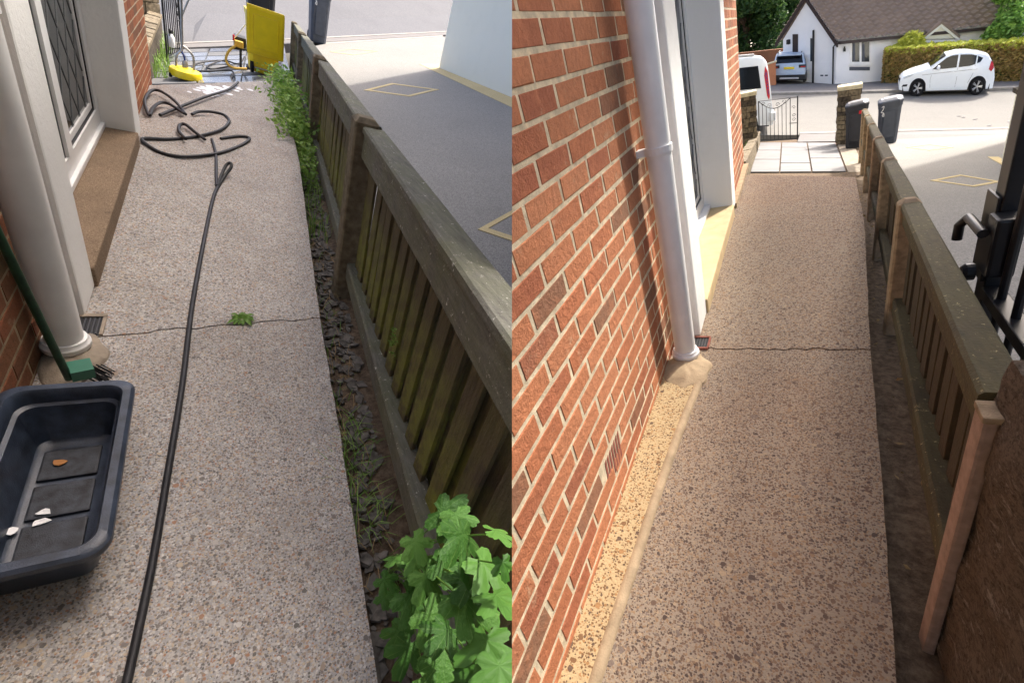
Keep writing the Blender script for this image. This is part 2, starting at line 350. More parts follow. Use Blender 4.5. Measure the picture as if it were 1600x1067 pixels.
tr_ = m.n('BsdfTranslucent'); m.l(c_, tr_.inputs[0]); ms_ = m.n('MixShader'); ms_.inputs[0].default_value = .22; m.l(m.b.outputs[0], ms_.inputs[1]); m.l(tr_.outputs[0], ms_.inputs[2]); m.l(ms_.outputs[0], m.t.nodes['Material Output'].inputs[0]); MAT['vine'] = m.m
MAT['tree_dark'] = leaf('dark_tree_leaf', lin(44, 72, 34), lin(62, 92, 44), lin(96, 128, 62))
MAT['tree_light'] = leaf('light_tree_leaf', lin(92, 136, 58), lin(126, 168, 78), lin(150, 186, 96))
MAT['hedge_top'] = leaf('yellow_green_hedge', lin(168, 176, 62), lin(196, 202, 84), lin(214, 216, 108))
MAT['hedge_side'] = leaf('bronze_hedge', lin(140, 118, 68), lin(186, 156, 100), lin(150, 142, 72))
MAT['bark'] = plain('bark', lin(84, 70, 56), .95, .15, .3, 20, .01)
MAT['car_white'] = plain('white_car_paint', lin(232, 238, 242), .22, .55, .01)
MAT['car_blue'] = plain('pale_blue_car_paint', lin(172, 190, 212), .25, .55, .02)
MAT['car_glass'] = plain('car_glass', lin(16, 20, 26), .12, .35, .1)
MAT['tyre'] = plain('tyre', lin(28, 28, 30), .85, .2)
MAT['alloy'] = plain('alloy', lin(190, 192, 196), .3, .5, .03, 9, 0, .6)
MAT['trim'] = plain('dark_trim', lin(46, 48, 52), .6, .3)
MAT['tail'] = plain('red_lamp', lin(190, 40, 44), .25, .5)
MAT['lamp'] = plain('clear_lamp', lin(200, 208, 214), .15, .6)
MAT['plate'] = plain('yellow_plate', lin(232, 206, 40), .5, .3, .02)
MAT['dry_leaf'] = plain('dry_leaf', lin(170, 120, 74), .8, .2)
MAT['foam'] = plain('soap_foam', lin(226, 228, 230), .6, .3, .06)

# ------------------------------------------------------------------ shared builders
rng = random.Random(7)
def wob(a, b, n, amp, sd):                   # a wobbly line from a to b
    r = random.Random(sd); a = Vector(a); b = Vector(b); d = (b-a); q = Vector((-d.y, d.x, 0)).normalized(); out = []
    for i in range(n+1):
        k = 0 if i in (0, n) else r.uniform(-amp, amp); out.append(a + d*(i/n) + q*k)
    return out
def brick_variants(tagname, mat, lx, hz_, dep, n=7, seed=1):
    out = []; r = random.Random(seed)
    for k in range(n):
        bm = bmesh.new(); v, f = box((-dep, -lx/2, -hz_/2), (0, lx/2, hz_/2)); vs = [bm.verts.new(p) for p in v]
        for q in f: bm.faces.new([vs[i] for i in q])
        bmesh.ops.bevel(bm, geom=[e for e in bm.edges if all(w.co.x > -1e-6 for w in e.verts)], offset=.003, segments=1, affect='EDGES')
        for w in bm.verts: w.co += Vector((r.uniform(-.0004, .0004), r.uniform(-.003, .003), r.uniform(-.0025, .0025)))
        g = bm2geo(bm); bm.free(); out.append((g, mesh(tagname, g, mat)))
    return out
def brick_field(P, wall, X, y0, y1, z0, z1, zref, yref, variants, lx=.225, hz_=.0755, holes=()):
    r = random.Random(int(X*1000+y0*77)); n0 = math.floor((z0-zref)/hz_); nb = 0
    for row in range(n0, math.ceil((z1-zref)/hz_)):
        zc = zref + (row+.5)*hz_; off = yref + (.5 if row % 2 else 0)*lx
        for k in range(math.floor((y0-off)/lx)-1, math.ceil((y1-off)/lx)+1):
            a = off + k*lx; b = a + lx; zz0 = zc-hz_/2
            if b <= y0+.03 or a >= y1-.03 or zc+hz_/2 < z0+.012: continue
            if any(h[0] < (a+b)/2 < h[1] and h[2] < zc < h[3] for h in holes): continue
            g, me = variants[r.randrange(len(variants))]; pos = Vector((X + r.uniform(-.0007, .0007), (a+b)/2 + r.uniform(-.002, .002), zc))
            cut = a < y0 or b > y1
            pts = [p+pos for p in g[0]]; s = [P.side(p) for p in pts]
            if max(s) <= 0: continue
            if not cut and min(s) >= 0: piece('brick', me, pos, wall, rot=(r.uniform(-.007, .007), 0, 0)); nb += 1; continue
            if cut:
                lo, hi = max(a, y0)+.004, min(b, y1)-.004; kx = (hi-lo)/(b-a-.01)
                pts = [Vector((p.x, lo+(p.y-pos.y+(lx-.01)/2)*kx, p.z)) for p in pts]
            gg = clip((pts, g[1]), P)
            if gg:
                c = sum((Vector(p) for p in gg[0]), Vector())/len(gg[0]); me2 = mesh('brick', ([Vector(p)-c for p in gg[0]], gg[1]), me.materials[0])
                piece('brick', me2, c, wall); nb += 1
    return nb
def downpipe(P, house, x, y, z0, z1, r, lean=(0, 0)):
    top = Vector((x+lean[0], y+lean[1], z1)); b = Vector((x, y, z0))
    p = part('downpipe', tube([b, b.lerp(top, .3), b.lerp(top, .65), top], r, 32), MAT['pipe'], house, True)
    part('pipe_collar', lathe((x, y, z0-.015), (0, 0, 1), [(r*.95, 0), (r+.014, 0), (r+.017, .006), (r+.017, .022), (r+.011, .028), (r+.009, .04), (r*.9, .04)], 32), MAT['pipe'], p, True)
    for zz in (z0+1.05, z0+2.4):
        k = (zz-z0)/(z1-z0); c = b.lerp(top, k); part('pipe_bracket', join(lathe(c, (0, 0, 1), [(r, 0), (r+.006, 0), (r+.006, .03), (r, .03)], 24), box((c.x-r-.05, c.y-.02, c.z), (c.x-r, c.y+.02, c.z+.03))), MAT['pipe'], p)
    return p
def lump(P, cx, cy, rx, ry, h, seed, flat=0):
    def fn(u, v):
        a = u*2*math.pi; t = v; rad = t; q = noise.noise(Vector((math.cos(a)*1.7+seed, math.sin(a)*1.7, seed)))
        k = 1+.22*q; prof = (1-t**2.4); z = h*prof + .007*noise.noise(Vector((math.cos(a)*t*5, math.sin(a)*t*5, seed*3)))
        return (cx+rx*k*rad*math.cos(a), cy+ry*k*rad*math.sin(a), max(-.03, z) if t < .99 else -.03)
    return gridsurf(fn, 40, 10)
def fence(P, thg, A, dx, sz, posts, ph, rail_off, ztop, fas, br, slat_w, pitch, mats, near_y, pw=.1, cap_w=.1):
    """A: front foot of the first post; rails fall with sz per metre"""
    A = Vector(A); D = Vector((dx, 1, sz)); pm, rm, sm_ = mats
    at = lambda y, off=0: Vector((A.x+dx*(y-A.y)+off, y, A.z+sz*(y-A.y)))
    for i, y in enumerate(posts):
        b = at(y); w = pw; x0 = b.x; zt = b.z+ph
        bm = bmesh.new(); v, f = box((x0, y-w/2, b.z-.25), (x0+w*1.15, y+w/2, zt)); vs = [bm.verts.new(p) for p in v]
        for q in f: bm.faces.new([vs[k] for k in q])
        bmesh.ops.bevel(bm, geom=[e for e in bm.edges if all(k.co.z > zt-1e-4 for k in e.verts)], offset=.022, segments=1, affect='EDGES')
        bmesh.ops.bevel(bm, geom=[e for e in bm.edges if abs(e.verts[0].co.z-e.verts[1].co.z) > .2], offset=.008, segments=1, affect='EDGES')
        g = bm2geo(bm); bm.free(); part('post', g, pm, thg, cl=P)
    ys = [near_y] + list(posts)
    for i in range(len(ys)-1):
        y0, y1 = ys[i], ys[i+1]
        if i == 0: a, b = y0, y1-pw*.4
        else: a, b = y0+pw*.4, y1-pw*.4
        def bar(o0, o1, h0, h1, name, mt, bev=.008):
            p0, p1 = at(a), at(b); n = 8; V = []; Fc = []
            for k in range(n+1):
                c = p0.lerp(p1, k/n); jx = .002*noise.noise(Vector((c.y*3, h0*9, 1))); jz = .003*noise.noise(Vector((c.y*2.2, h0*9, 5)))
                ring = [(o0, h0), (o1, h0), (o1, h1-bev), (o1-bev, h1), (o0+bev, h1), (o0, h1-bev)]
                V += [Vector((c.x+q+jx, c.y, c.z+h+jz)) for q, h in ring]
            for k in range(n): Fc += [(k*6+j, k*6+(j+1) % 6, (k+1)*6+(j+1) % 6, (k+1)*6+j) for j in range(6)]
            Fc += [tuple(range(5, -1, -1)), tuple(range(n*6, n*6+6))]
            return part(name, (V, Fc), mt, thg, cl=P)
        bar(rail_off, rail_off+.035, ztop-fas, ztop-.02, 'top_rail', rm)
        bar(rail_off-.01, rail_off+cap_w, ztop-.02, ztop+.008, 'rail_capping', rm)
        bar(rail_off, rail_off+.07, br[0], br[1], 'bottom_rail', rm)
        n = int((b-a)/pitch); me = None
        for k in range(2*n):
            y = b - pitch*(k*.5+.6); c = at(y, rail_off+(.04 if k % 2 == 0 else .085)); h0 = br[0]+.02; h1 = ztop-(.03 if k % 2 == 0 else .1); t = rng.uniform(-.006, .006)
            sw_ = slat_w if k % 2 == 0 else slat_w*1.6; g0 = chbox((0, -sw_/2, h0), (.014, sw_/2, h1), .002)
            g1 = ([Vector((p.x, p.y, p.z+sz*p.y)) for p in g0[0]], g0[1])
            pts = [p+c+Vector((t*.5, 0, 0)) for p in g1[0]]; s = [P.side(p) for p in pts]
            if max(s) <= 0: continue
            if min(s) < 0: part('slat', (pts, g1[1]), sm_, thg, cl=P); continue
            if me is None: me = {}
            if k % 2 not in me: me[k % 2] = mesh('slat', g1, sm_)
            piece('slat', me[k % 2], c+Vector((t*.5, 0, 0)), thg, rot=(rng.uniform(-.006, .006), rng.uniform(-.01, .01), 0))
def bin_(name, P, o, ex, ey, h, w, d, mat, label, group, lidm=None, marks=None, open_lid=False):
    """wheelie bin: ex across, ey away from the viewer, both horizontal"""
    ex = Vector(ex).normalized(); ey = Vector(ey).normalized(); o = Vector(o); t = thing(name, P, o, label, 'bin', group)
    S = lambda g: skew(g, o, ex, ey, UP)
    def ring(z, a, b, c=.05):
        return [Vector(p+(z,)) for p in ((-a+c, -b), (a-c, -b), (a, -b+c), (a, b-c), (a-c, b), (-a+c, b), (-a, b-c), (-a, -b+c))]
    secs = [(.02*h, w*.39, d*.36), (.05*h, w*.41, d*.38), (.80*h, w*.48, d*.46), (.81*h, w*.505, d*.485), (.89*h, w*.51, d*.49)]
    V = []; Fc = []
    for z, a, b in secs: V += ring(z, a, b)
    for i in range(len(secs)-1): Fc += [(i*8+k, i*8+(k+1) % 8, (i+1)*8+(k+1) % 8, (i+1)*8+k) for k in range(8)]
    Fc += [tuple(range(7, -1, -1)), tuple(range(len(V)-8, len(V)))]
    body = part('body', S((V, Fc)), mat, t)
    part('front_panel', S(chbox((-w*.27, -d*.475, .16*h), (w*.27, -d*.41, .74*h), .02)), mat, body)
    lv = []; lf = []
    ls = [(.885*h, w*.53, d*.52), (.92*h, w*.535, d*.525), (.945*h, w*.5, d*.49), (.975*h, w*.40, d*.38)]
    for z, a, b in ls: lv += ring(z, a, b, .07)
    for i in range(len(ls)-1): lf += [(i*8+k, i*8+(k+1) % 8, (i+1)*8+(k+1) % 8, (i+1)*8+k) for k in range(8)]
    lf += [tuple(range(7, -1, -1)), tuple(range(len(lv)-8, len(lv)))]
    if open_lid:                             # lid thrown back, hanging down the hinge side
        lid = part('lid', S(chbox((-w*.53, d*.56, .3*h), (w*.53, d*.63, .99*h), .03)), lidm or mat, t); part('lid_rib', S(chbox((-w*.36, d*.62, .4*h), (w*.36, d*.65, .88*h), .02)), lidm or mat, lid); part('lid_rim', S(chbox((-w*.46, d*.625, .345*h), (w*.46, d*.64, .95*h), .012)), lidm or mat, lid)
    else:
        lid = part('lid', S((lv, lf)), lidm or mat, t); part('lid_rib', S(chbox((-w*.3, -d*.3, .955*h), (w*.3, d*.28, .985*h), .012)), lidm or mat, lid)
    part('handle', S(tube([(-w*.42, d*.5, .9*h), (-w*.42, d*.6, .92*h), (w*.42, d*.6, .92*h), (w*.42, d*.5, .9*h)], .016, 8)), mat, t)
    for s in (-1, 1): part('wheel', S(lathe((s*w*.36, d*.42, .09*h), (1, 0, 0), [(.03, -.02), (.085*h, -.02), (.085*h, .025), (.03, .025)], 18)), MAT['tyre'], t)
    part('axle', S(tube([(-w*.36, d*.42, .09*h), (w*.36, d*.42, .09*h)], .012, 8)), MAT['steel'], t)
    if marks: marks(t, body, S)
    return t
def leafquads(n, fn, size, seed, fold=.35):
    r = random.Random(seed); V = []; Fc = []
    for i in range(n):
        c = Vector(fn(r)); s = size*r.uniform(.6, 1.3); d = Vector((r.uniform(-1, 1), r.uniform(-1, 1), r.uniform(-.7, .7))).normalized(); e = d.orthogonal().normalized()
        e.rotate(Matrix.Rotation(r.uniform(0, 6.28), 3, d)); nn = d.cross(e); o = len(V)
        V += [c-d*s, c+e*s*.5+nn*s*fold*.4, c+d*s, c-e*s*.5+nn*s*fold*.4]; Fc.append((o, o+1, o+2)); Fc.append((o, o+2, o+3))
    return V, Fc
def blades(n, fn, h, w, seed, lean=.6):
    r = random.Random(seed); V = []; Fc = []
    for i in range(n):
        c = Vector(fn(r)); a = r.uniform(0, 6.28); d = Vector((math.cos(a), math.sin(a), 0)); q = Vector((-d.y, d.x, 0)); hh = h*r.uniform(.4, 1.2); l = lean*r.uniform(.2, 1.1)*hh; ww = w*r.uniform(.6, 1.2); o = len(V)
        V += [c-q*ww, c+q*ww, c+d*l*.4+UP*hh*.6+q*ww*.7, c+d*l*.4+UP*hh*.6-q*ww*.7, c+d*l+UP*hh*.85]; Fc += [(o, o+1, o+2, o+3), (o+3, o+2, o+4)]
    return V, Fc
def path_edge(P, pts):                       # right edge of the path as X(y), from pixels on it
    q = sorted(((P.g(*p).y, P.g(*p).x) for p in pts)); ys = [a for a, b in q]; xs = [b for a, b in q]
    return lambda y: float(np.interp(y, ys, xs)) if ys[0] <= y <= ys[-1] else (xs[0]+(y-ys[0])*.07 if y < ys[0] else xs[-1]+(y-ys[-1])*.05)
def tree(name, P, base, h, rx, label, mat, n, seed, size=.12, group=None, lowcut=.25):
    r = random.Random(seed); b = Vector(base); t = thing(name, P, b, label, 'tree', group)
    tr = [b, b+Vector((.05, 0, h*.25)), b+Vector((-.08, .05, h*.5)), b+Vector((.02, 0, h*.85))]
    trunk = part('trunk', tube(smooth(tr), [h*.03*(1-.8*i/18) for i in range(19)], 8), MAT['bark'], t, True)
    cl = [(b+Vector((r.gauss(0, .45)*rx, r.gauss(0, .45)*rx, h*r.uniform(lowcut+.1, .95))), rx*r.uniform(.22, .42)) for k in range(26)]
    for c, q in cl[:9]:
        s = b+UP*h*r.uniform(.25, .6); part('limb', tube([s, s.lerp(c, .5)+UP*.1, c], [h*.012, h*.008, h*.003], 6), MAT['bark'], trunk)
    def fn(r):
        c, q = cl[r.randrange(len(cl))]; d = Vector((r.gauss(0, 1), r.gauss(0, 1), r.gauss(0, 1))).normalized(); return c + d*q*(r.random()**.35)*Vector((1, 1, .8)).length/1.6
    part('crown', leafquads(n, fn, size, seed), mat, t); return t

# ================================================================== THE CLEANED PATH (second visit)
redge = path_edge(R, [(1401, 1067), (1370, 650), (1360, 547), (1350, 342), (1345, 310), (1337, 270)])
def path_slabs(P, root, edge, xl, cuts, mat, y0, drops, seed):
    """slabs between skew joints; cuts = list of (left pixel, right pixel) joints, nearest first"""
    prev = (Vector((xl, y0, 0)), Vector((edge(y0), y0, 0)))
    for i, (pl, pr) in enumerate(cuts):
        a, b = P.g(*pl), P.g(*pr); a = a + (b-a)*((xl-a.x)/(b.x-a.x)); n = 26
        jag = .012 if i == 0 else .006
        right = [Vector((edge(prev[1].y+(b.y-prev[1].y)*k/n)+.006*noise.noise(Vector((k*1.3, i, seed))), prev[1].y+(b.y-prev[1].y)*k/n, 0)) for k in range(1, n)]
        back = wob(b, a, 30, jag, seed+i); q = wob(prev[1], prev[0], 30, .012 if i == 1 else .004, seed+i-1) if i else [prev[1], prev[0]]
        front = list(reversed(q)); g = .002
        poly = [v + Vector((0, g, 0)) for v in front] + right + [v - Vector((0, g, 0)) for v in back]
        z = drops[i]; r = part('slab', prism([(v.x, v.y) for v in poly], -.3, z), mat, root, cl=P)
        prev = (a, b)
pr = thing('concrete_path', R, (0, 2, 0), 'cleaned pebbled concrete path, warm tan, beside the orange brick wall', 'path', None, 'structure')
path_slabs(R, pr, redge, -.62, [((1110, 545), (1360, 547)), ((1141, 340), (1350, 343)), ((1150, 309), (1345, 311)), ((1166, 268), (1337, 270))], MAT['path_clean'], -.6, [0, .004, -.018, -.04], 3)
ridge = [R.g(1095, 592), R.g(1070, 650), R.g(1030, 760), R.g(990, 880), R.g(930, 1060)]; ridge.append(ridge[-1]*2-ridge[-2]*1 + Vector((0, -.4, 0)))
sp_ = [Vector((-.62, p.y, 0)) for p in ridge]
part('cream_strip', prism([(p.x-.012, p.y) for p in ridge] + [(p.x, p.y) for p in reversed(sp_)], -.02, .012), MAT['path_strip'], pr, cl=R)
part('cement_fillet', tube(smooth([p+Vector((0, 0, -.004)) for p in ridge], 8), .021, 10), MAT['cement'], pr, True, cl=R)
part('cement_fillet', prism([(-.505, 4.72), (-.43, 4.72), (-.42, 6.3), (-.505, 6.3)], -.02, .03), MAT['cement'], pr)

# the house on the cleaned side
hr = thing('brick_house', R, (-.6, 2, 0), 'orange brick house with white door surround along the cleaned path', 'house')
XR = -.568; KB = .568/.5345; zr = R.ax(982.7, 198.2, 0, XR).z; yp = R.ax(909.6, 116.5, 0, XR); row = math.floor((yp.z-.03-zr)/(.0755*KB))
yref = yp.y - (.1125*KB if row % 2 else 0)
vent = [R.ax(x, y, 0, XR) for x, y in ((965.7, 664.8), (975.4, 706), (951, 774), (940, 728))]
vy0, vy1 = min(p.y for p in vent), max(p.y for p in vent); vz0, vz1 = min(p.z for p in vent), max(p.z for p in vent)
va = brick_variants('brick', MAT['brick'], .2115*KB, .0632*KB, .06, 8, 3)
part('bounce_sheet', box((-.93, -1.2, -.15), (-.902, 6.3, 3.2)), MAT['upvc'], hr, cl=R)  # white sheet behind the wall, added to bounce light onto the uncleaned path
wl = part('wall', box((-.9, -1.2, -.15), (XR-.0018, 2.32, 2.1)), MAT['mortar'], hr, cl=R)
brick_field(R, wl, XR, -.4, 2.32, -.02, 2.1, zr, yref, va, .225*KB, .0755*KB, holes=((vy0, vy1, vz0-.01, vz1+.01),))
part('upper_wall', box((-.9, -1.2, 2.1), (XR, 6.3, 3.2)), MAT['brick_far'], hr, cl=R)
def above_view(g, P):                        # the part of the house that rises out of the picture's top
    bm = bmesh.new(); vs = [bm.verts.new(p) for p in g[0]]
    for q in g[1]: bm.faces.new([vs[i] for i in q])
    n1 = Vector(-P.R[1]-.98*P.R[2])
    for co, no in ((P.C+n1.normalized()*.12, n1), (P.C-P.n*.004, -P.n)):
        r_ = bmesh.ops.bisect_plane(bm, geom=list(bm.verts)+list(bm.edges)+list(bm.faces), plane_co=co, plane_no=no, clear_inner=True)
        ed = [e for e in r_['geom_cut'] if isinstance(e, bmesh.types.BMEdge)]
        if ed: bmesh.ops.holes_fill(bm, edges=ed, sides=0)
    g = bm2geo(bm); bm.free(); return g
wf = part('wall', box((-.9, 4.72, -.15), (-.4718, 6.296, 2.1)), MAT['mortar'], hr, cl=R)
brick_field(R, wf, -.47, 4.72, 6.3, -.02, 2.1, zr, yref+.04, va, .225*KB, .0755*KB)
vt = part('air_vent', box((XR-.04, vy0+.012, vz0+.008), (XR-.006, vy1-.012, vz1-.004)), MAT['terracotta'], hr)
for i in range(7):
    y = vy0+.02+(vy1-vy0-.04)*(i+.5)/7
    part('vent_louvre', obox((XR-.004, y, vz0+.012), (1, 0, 0), (0, 1, .25), (0, .12, 1), (-.01, -.008, 0), (.004, .008, (vz1-vz0)-.03)), MAT['terracotta'], vt)
def surround(P, hs, X0, y0, y1, yf, yg, zs, Xf, step_m, zt, x_in):
    """white pilasters y0-y1 and yf-yg, step, sill, frame and glass between them"""
    for a, b in ((y0, y1), (yf, yg)):
        def fn(u, v, a=a, b=b): pass
        g = chbox((x_in-.2, a, .0 if a == y0 else zs*.3), (X0, b, zt), .012); part('pilaster', g, MAT['render'], hs)
    part('step', chbox((x_in-.16, y1-.01, -.1), (X0+.012, yf+.01, zs), .01), step_m, hs)
    part('sill', chbox((x_in-.14, y1+.004, zs+.002), (Xf, yf-.004, zs+.035), .006), MAT['upvc'], hs)
    d = part('door_frame', join(box((x_in-.13, y1+.002, zs+.036), (x_in-.06, y1+.09, zt-.002)), box((x_in-.13, yf-.09, zs+.036), (x_in-.06, yf-.002, zt-.002)), box((x_in-.13, y1+.09, zs+.036), (x_in-.06, yf-.09, zs+.13)),
             box((x_in-.13, (y1+yf)/2-.05, zs+.13), (x_in-.055, (y1+yf)/2+.05, zt-.002))), MAT['upvc'], hs)
    for a, b in ((y1+.09, (y1+yf)/2-.05), ((y1+yf)/2+.05, yf-.09)):
        part('gasket', join(box((x_in-.1, a, zs+.13), (x_in-.07, a+.016, zt)), box((x_in-.1, b-.016, zs+.13), (x_in-.07, b, zt)), box((x_in-.1, a+.016, zs+.13), (x_in-.07, b-.016, zs+.146))), MAT['gasket'], d)
        gl = part('pane', box((x_in-.095, a+.016, zs+.146), (x_in-.085, b-.016, zt)), MAT['glass'], d)
        part('bead', join(box((x_in-.1, a+.016, zs+.146), (x_in-.076, a+.05, zt)), box((x_in-.1, b-.05, zs+.146), (x_in-.076, b-.016, zt)), box((x_in-.1, a+.05, zs+.146), (x_in-.076, b-.05, zs+.18))), MAT['upvc'], d)
        segs = []
        for k in range(-4, 7):                # diamond leading
            for s in (1, -1):
                p0 = (a+.05, zs+.2+k*.3); p1 = (b-.05, zs+.2+k*.3+s*(b-a-.1)*1.5); lo, hi = zs+.18, zt
                t0, t1 = 0., 1.; dz = p1[1]-p0[1]
                ta, tb = sorted(((lo-p0[1])/dz, (hi-p0[1])/dz)); t0 = max(t0, ta); t1 = min(t1, tb)
                if t1-t0 > .05: segs.append(tube([(x_in-.083, p0[0]+(p1[0]-p0[0])*t, p0[1]+dz*t) for t in (t0, t1)], .0022, 4))
        if segs: part('leading', join(*segs), MAT['lead'], d)
surround(R, hr, -.44, 2.32, 2.6, 4.45, 4.72, .1, -.625, MAT['sill_clean'], 2.1, -.62)
downpipe(R, hr, -.478, 2.07, .05, 3.15, .053)
hump = part('gully_surround', lump(R, -.465, 1.98, .14, .18, .042, 2.3), MAT['cement'], hr, True)
gy = R.g(1097, 540)
gt = part('gully', box((gy.x-.045, gy.y-.04, -.02), (gy.x+.03, gy.y+.075, .006)), MAT['gasket'], hr)
part('gully_rim', join(*[box((gy.x-.05, gy.y+a, 0), (gy.x+.036, gy.y+a+.012, .014)) for a in (-.045, .07)] + [box((gy.x+.03, gy.y-.033, 0), (gy.x+.04, gy.y+.07, .013))]), MAT['terracotta'], gt)
part('gully_grate', join(*[tube([(gy.x-.045+.015*k, gy.y-.035, .008), (gy.x-.045+.015*k, gy.y+.07, .008)], .003, 5) for k in range(6)]), MAT['black_iron'], gt)

# ground of the cleaned side
def soil(P, name, edge, fx, y0, y1, T, zc, label):
    ny, nx = 120, 10
    def fn(u, v):
        y = y0+(y1-y0)*u; a = edge(y)-.03; b = fx(y)+.3; x = a+(b-a)*v
        z = min(hz(T, x, y), zc) + .018*noise.noise(Vector((x*9, y*9, 3))) + .008*noise.noise(Vector((x*31, y*31, 1)))
        return (x, y, z)
    return solo(name, P, gridsurf(fn, ny, nx), MAT['soil'], label, 'soil', kind='structure', cl=True, sm=True)
AR = R.pl(1380, 519, TR)
soil(R, 'soil', redge, lambda y: AR.x+.085*(y-AR.y), -.5, 9.3, TR, -.045, 'dark bare soil strip between the cleaned path and the fence')
gp = [(-4, 5.4), (1.5, 5.4), (1.9, 9), (2.0, 18.9), (-4, 18.9)]
solo('ground', R, prism(gp, lambda x, y: hz(TR, x, y)-.4, lambda x, y: hz(TR, x, y)-.03), MAT['soil'], kind='structure', cl=True, label='brown ground beside the lower paving', cat='ground')
fl = lambda y: AR.x+.085*(y-AR.y)+.12
e1, e2, e0 = R.pl(1392, 219, TR), R.pl(1580, 210, TR), R.pl(1700, 205, TR)
poly = [(fl(-.5), -.5), (9, -.5), (e0.x, e0.y), (e2.x, e2.y), (e1.x, e1.y), (fl(14), 14), (fl(9), 9), (fl(4), 4)]
drv = solo('driveway', R, prism(poly, lambda x, y: hz(TR, x, y)-.2, lambda x, y: hz(TR, x, y)+.004), MAT['resin'], 'grey resin driveway beyond the fence, half in shade', 'driveway', kind='structure', cl=True)
def ringpoly(P, T, pix, k, lift):
    o = [P.pl(x, y, T) for x, y in pix]; c = sum(o, Vector())/len(o); i = [c+(p-c)*k for p in o]; n = len(o)
    v = [p+UP*lift for p in o] + [p+UP*lift for p in i] + [p-UP*.02 for p in o] + [p-UP*.02 for p in i]
    f = []
    for a in range(n):
        b = (a+1) % n; f += [(a, b, n+b, n+a), (a, 2*n+a, 2*n+b, b), (n+a, n+b, 3*n+b, 3*n+a)]
    return v, f
part('diamond_inlay', ringpoly(R, TR, [(1453, 283), (1500, 274), (1565, 285), (1522, 293)], .8, .01), MAT['resin_cream'], drv, cl=R)
part('diamond_inlay', ringpoly(R, TR, [(1415, 231), (1452, 226), (1490, 231), (1452, 236)], .8, .01), MAT['resin_cream'], drv, cl=R)
bd = [R.pl(*p, TR) for p in ((1543, 246), (1560, 246), (1640, 290), (1622, 290))]
part('border_strip', prism([(p.x, p.y) for p in bd], lambda x, y: hz(TR, x, y)-.02, lambda x, y: hz(TR, x, y)+.009), MAT['resin_cream'], drv)
# pale paving slabs down by the gate
q00, q10, q11, q01 = R.pl(1172, 269, TR), R.pl(1323, 268, TR), R.pl(1306, 223, TR), R.pl(1186, 223, TR)
pv = thing('paving', R, q00, 'pale grey paving slabs between the cleaned path and the iron gate', 'paving', kind='structure')
us = [0, .335, .67, 1]; vss = [[0, .3, .62, 1], [0, .2, .75, 1], [0, .34, .8, 1]]
bl = lambda u, v: (q00*(1-u)+q10*u)*(1-v) + (q01*(1-u)+q11*u)*v
for i in range(3):
    for j in range(3):
        u0, u1, v0, v1 = us[i]+.008, us[i+1]-.008, vss[i][j]+.006, vss[i][j+1]-.006
        part('paving_slab', slabof([bl(u0, v0), bl(u1, v0), bl(u1, v1), bl(u0, v1)], .05), MAT['slab'], pv)
part('lower_concrete', slabof([R.pl(1325, 269, TR)+UP*.0, R.pl(1352, 269, TR), R.pl(1335, 228, TR), R.pl(1308, 224, TR)], .08), MAT['cement_grey'], pv)
# low stone wall, gate pillars, gate
def stonework(P, thg, o, ex, ey, w, d, h, rows, mat, seed, bw=.3):
    """uneven stacked stones round a core"""
    r = random.Random(seed); core = part('core', obox(o, ex, ey, UP, (.02, .02, -.3), (w-.02, d-.02, h-.01)), MAT['stone_dark'], thg)
    z = 0
    for k in range(rows):
        hh = h/rows*r.uniform(.8, 1.2) if k < rows-1 else h-z
        x = 0
        while x < w-.01:
            l = min(bw*r.uniform(.5, 1.4), w-x); l = w-x if w-x-l < .06 else l
            part('stone', skew(chbox((x+.006, -r.uniform(0, .03), z+.004), (x+l-.006, .1, z+hh-.006), .012), o, ex, ey, UP), mat if r.random() < .65 else MAT['stone_dark'], core)
            x += l
        y = .1
        for side in (0, 1):
            y = .1
            while y < d-.01:
                l = min(bw*r.uniform(.5, 1.4), d-y); l = d-y if d-y-l < .06 else l
                x0, x1 = ((-r.uniform(0, .03), .1) if side == 0 else (w-.1, w+r.uniform(0, .03)))
                part('stone', skew(chbox((x0, y+.006, z+.004), (x1, y+l-.006, z+hh-.006), .012), o, ex, ey, UP), mat if r.random() < .65 else MAT['stone_dark'], core)
                y += l
        z += hh
    return core
def pillar(P, name, pix0, pix1, ytop, T, label, rows, seed):
    a, b = P.pl(*pix0, T), P.pl(*pix1, T); ex = (b-a); ex.z = 0; w = ex.length; ex.normalize(); ey = Vector((-ex.y, ex.x, 0))
    ey = Vector((a.x*1.02, a.y, 0)).normalized()
    h = P.vp(pix0[0]+2, ytop, a, ex).z - a.z; t = thing(name, P, a, label, 'pillar', 'stone gate pillars')
    stonework(P, t, a, ex, ey, w, .35, h-.1, rows, MAT['stone'], seed, .22)
    part('coping', skew(chbox((-.03, -.03, h-.1), (w+.03, .38, h), .02), a, ex, ey, UP), MAT['coping'], t); return t
pillar(R, 'stone_pillar', (1306, 226), (1340, 226), 137, TR, 'stacked stone gate pillar with pale coping behind the black bin', 12, 4)
pillar(R, 'stone_pillar', (1155, 240), (1184, 240), 147, TR, 'stacked stone gate pillar with pale coping against the brick house corner', 11, 9)
a, b = R.pl(1166, 288, TR), R.pl(1188, 224, TR); ex = b-a; ex.z = 0; ln = ex.length; sl_ = (b.z-a.z)/ln; ex.normalize(); ey = Vector((-ex.y, ex.x, 0))
t = thing('garden_wall', R, a, 'low rendered wall with rough coping beside pale paving slabs', 'wall')
ey3 = ey; exs = Vector((ex.x, ex.y, sl_))
part('wall', obox(a, exs, ey3, UP, (-.3, 0, -.4), (ln, .14, .32)), MAT['stone'], t, cl=R)
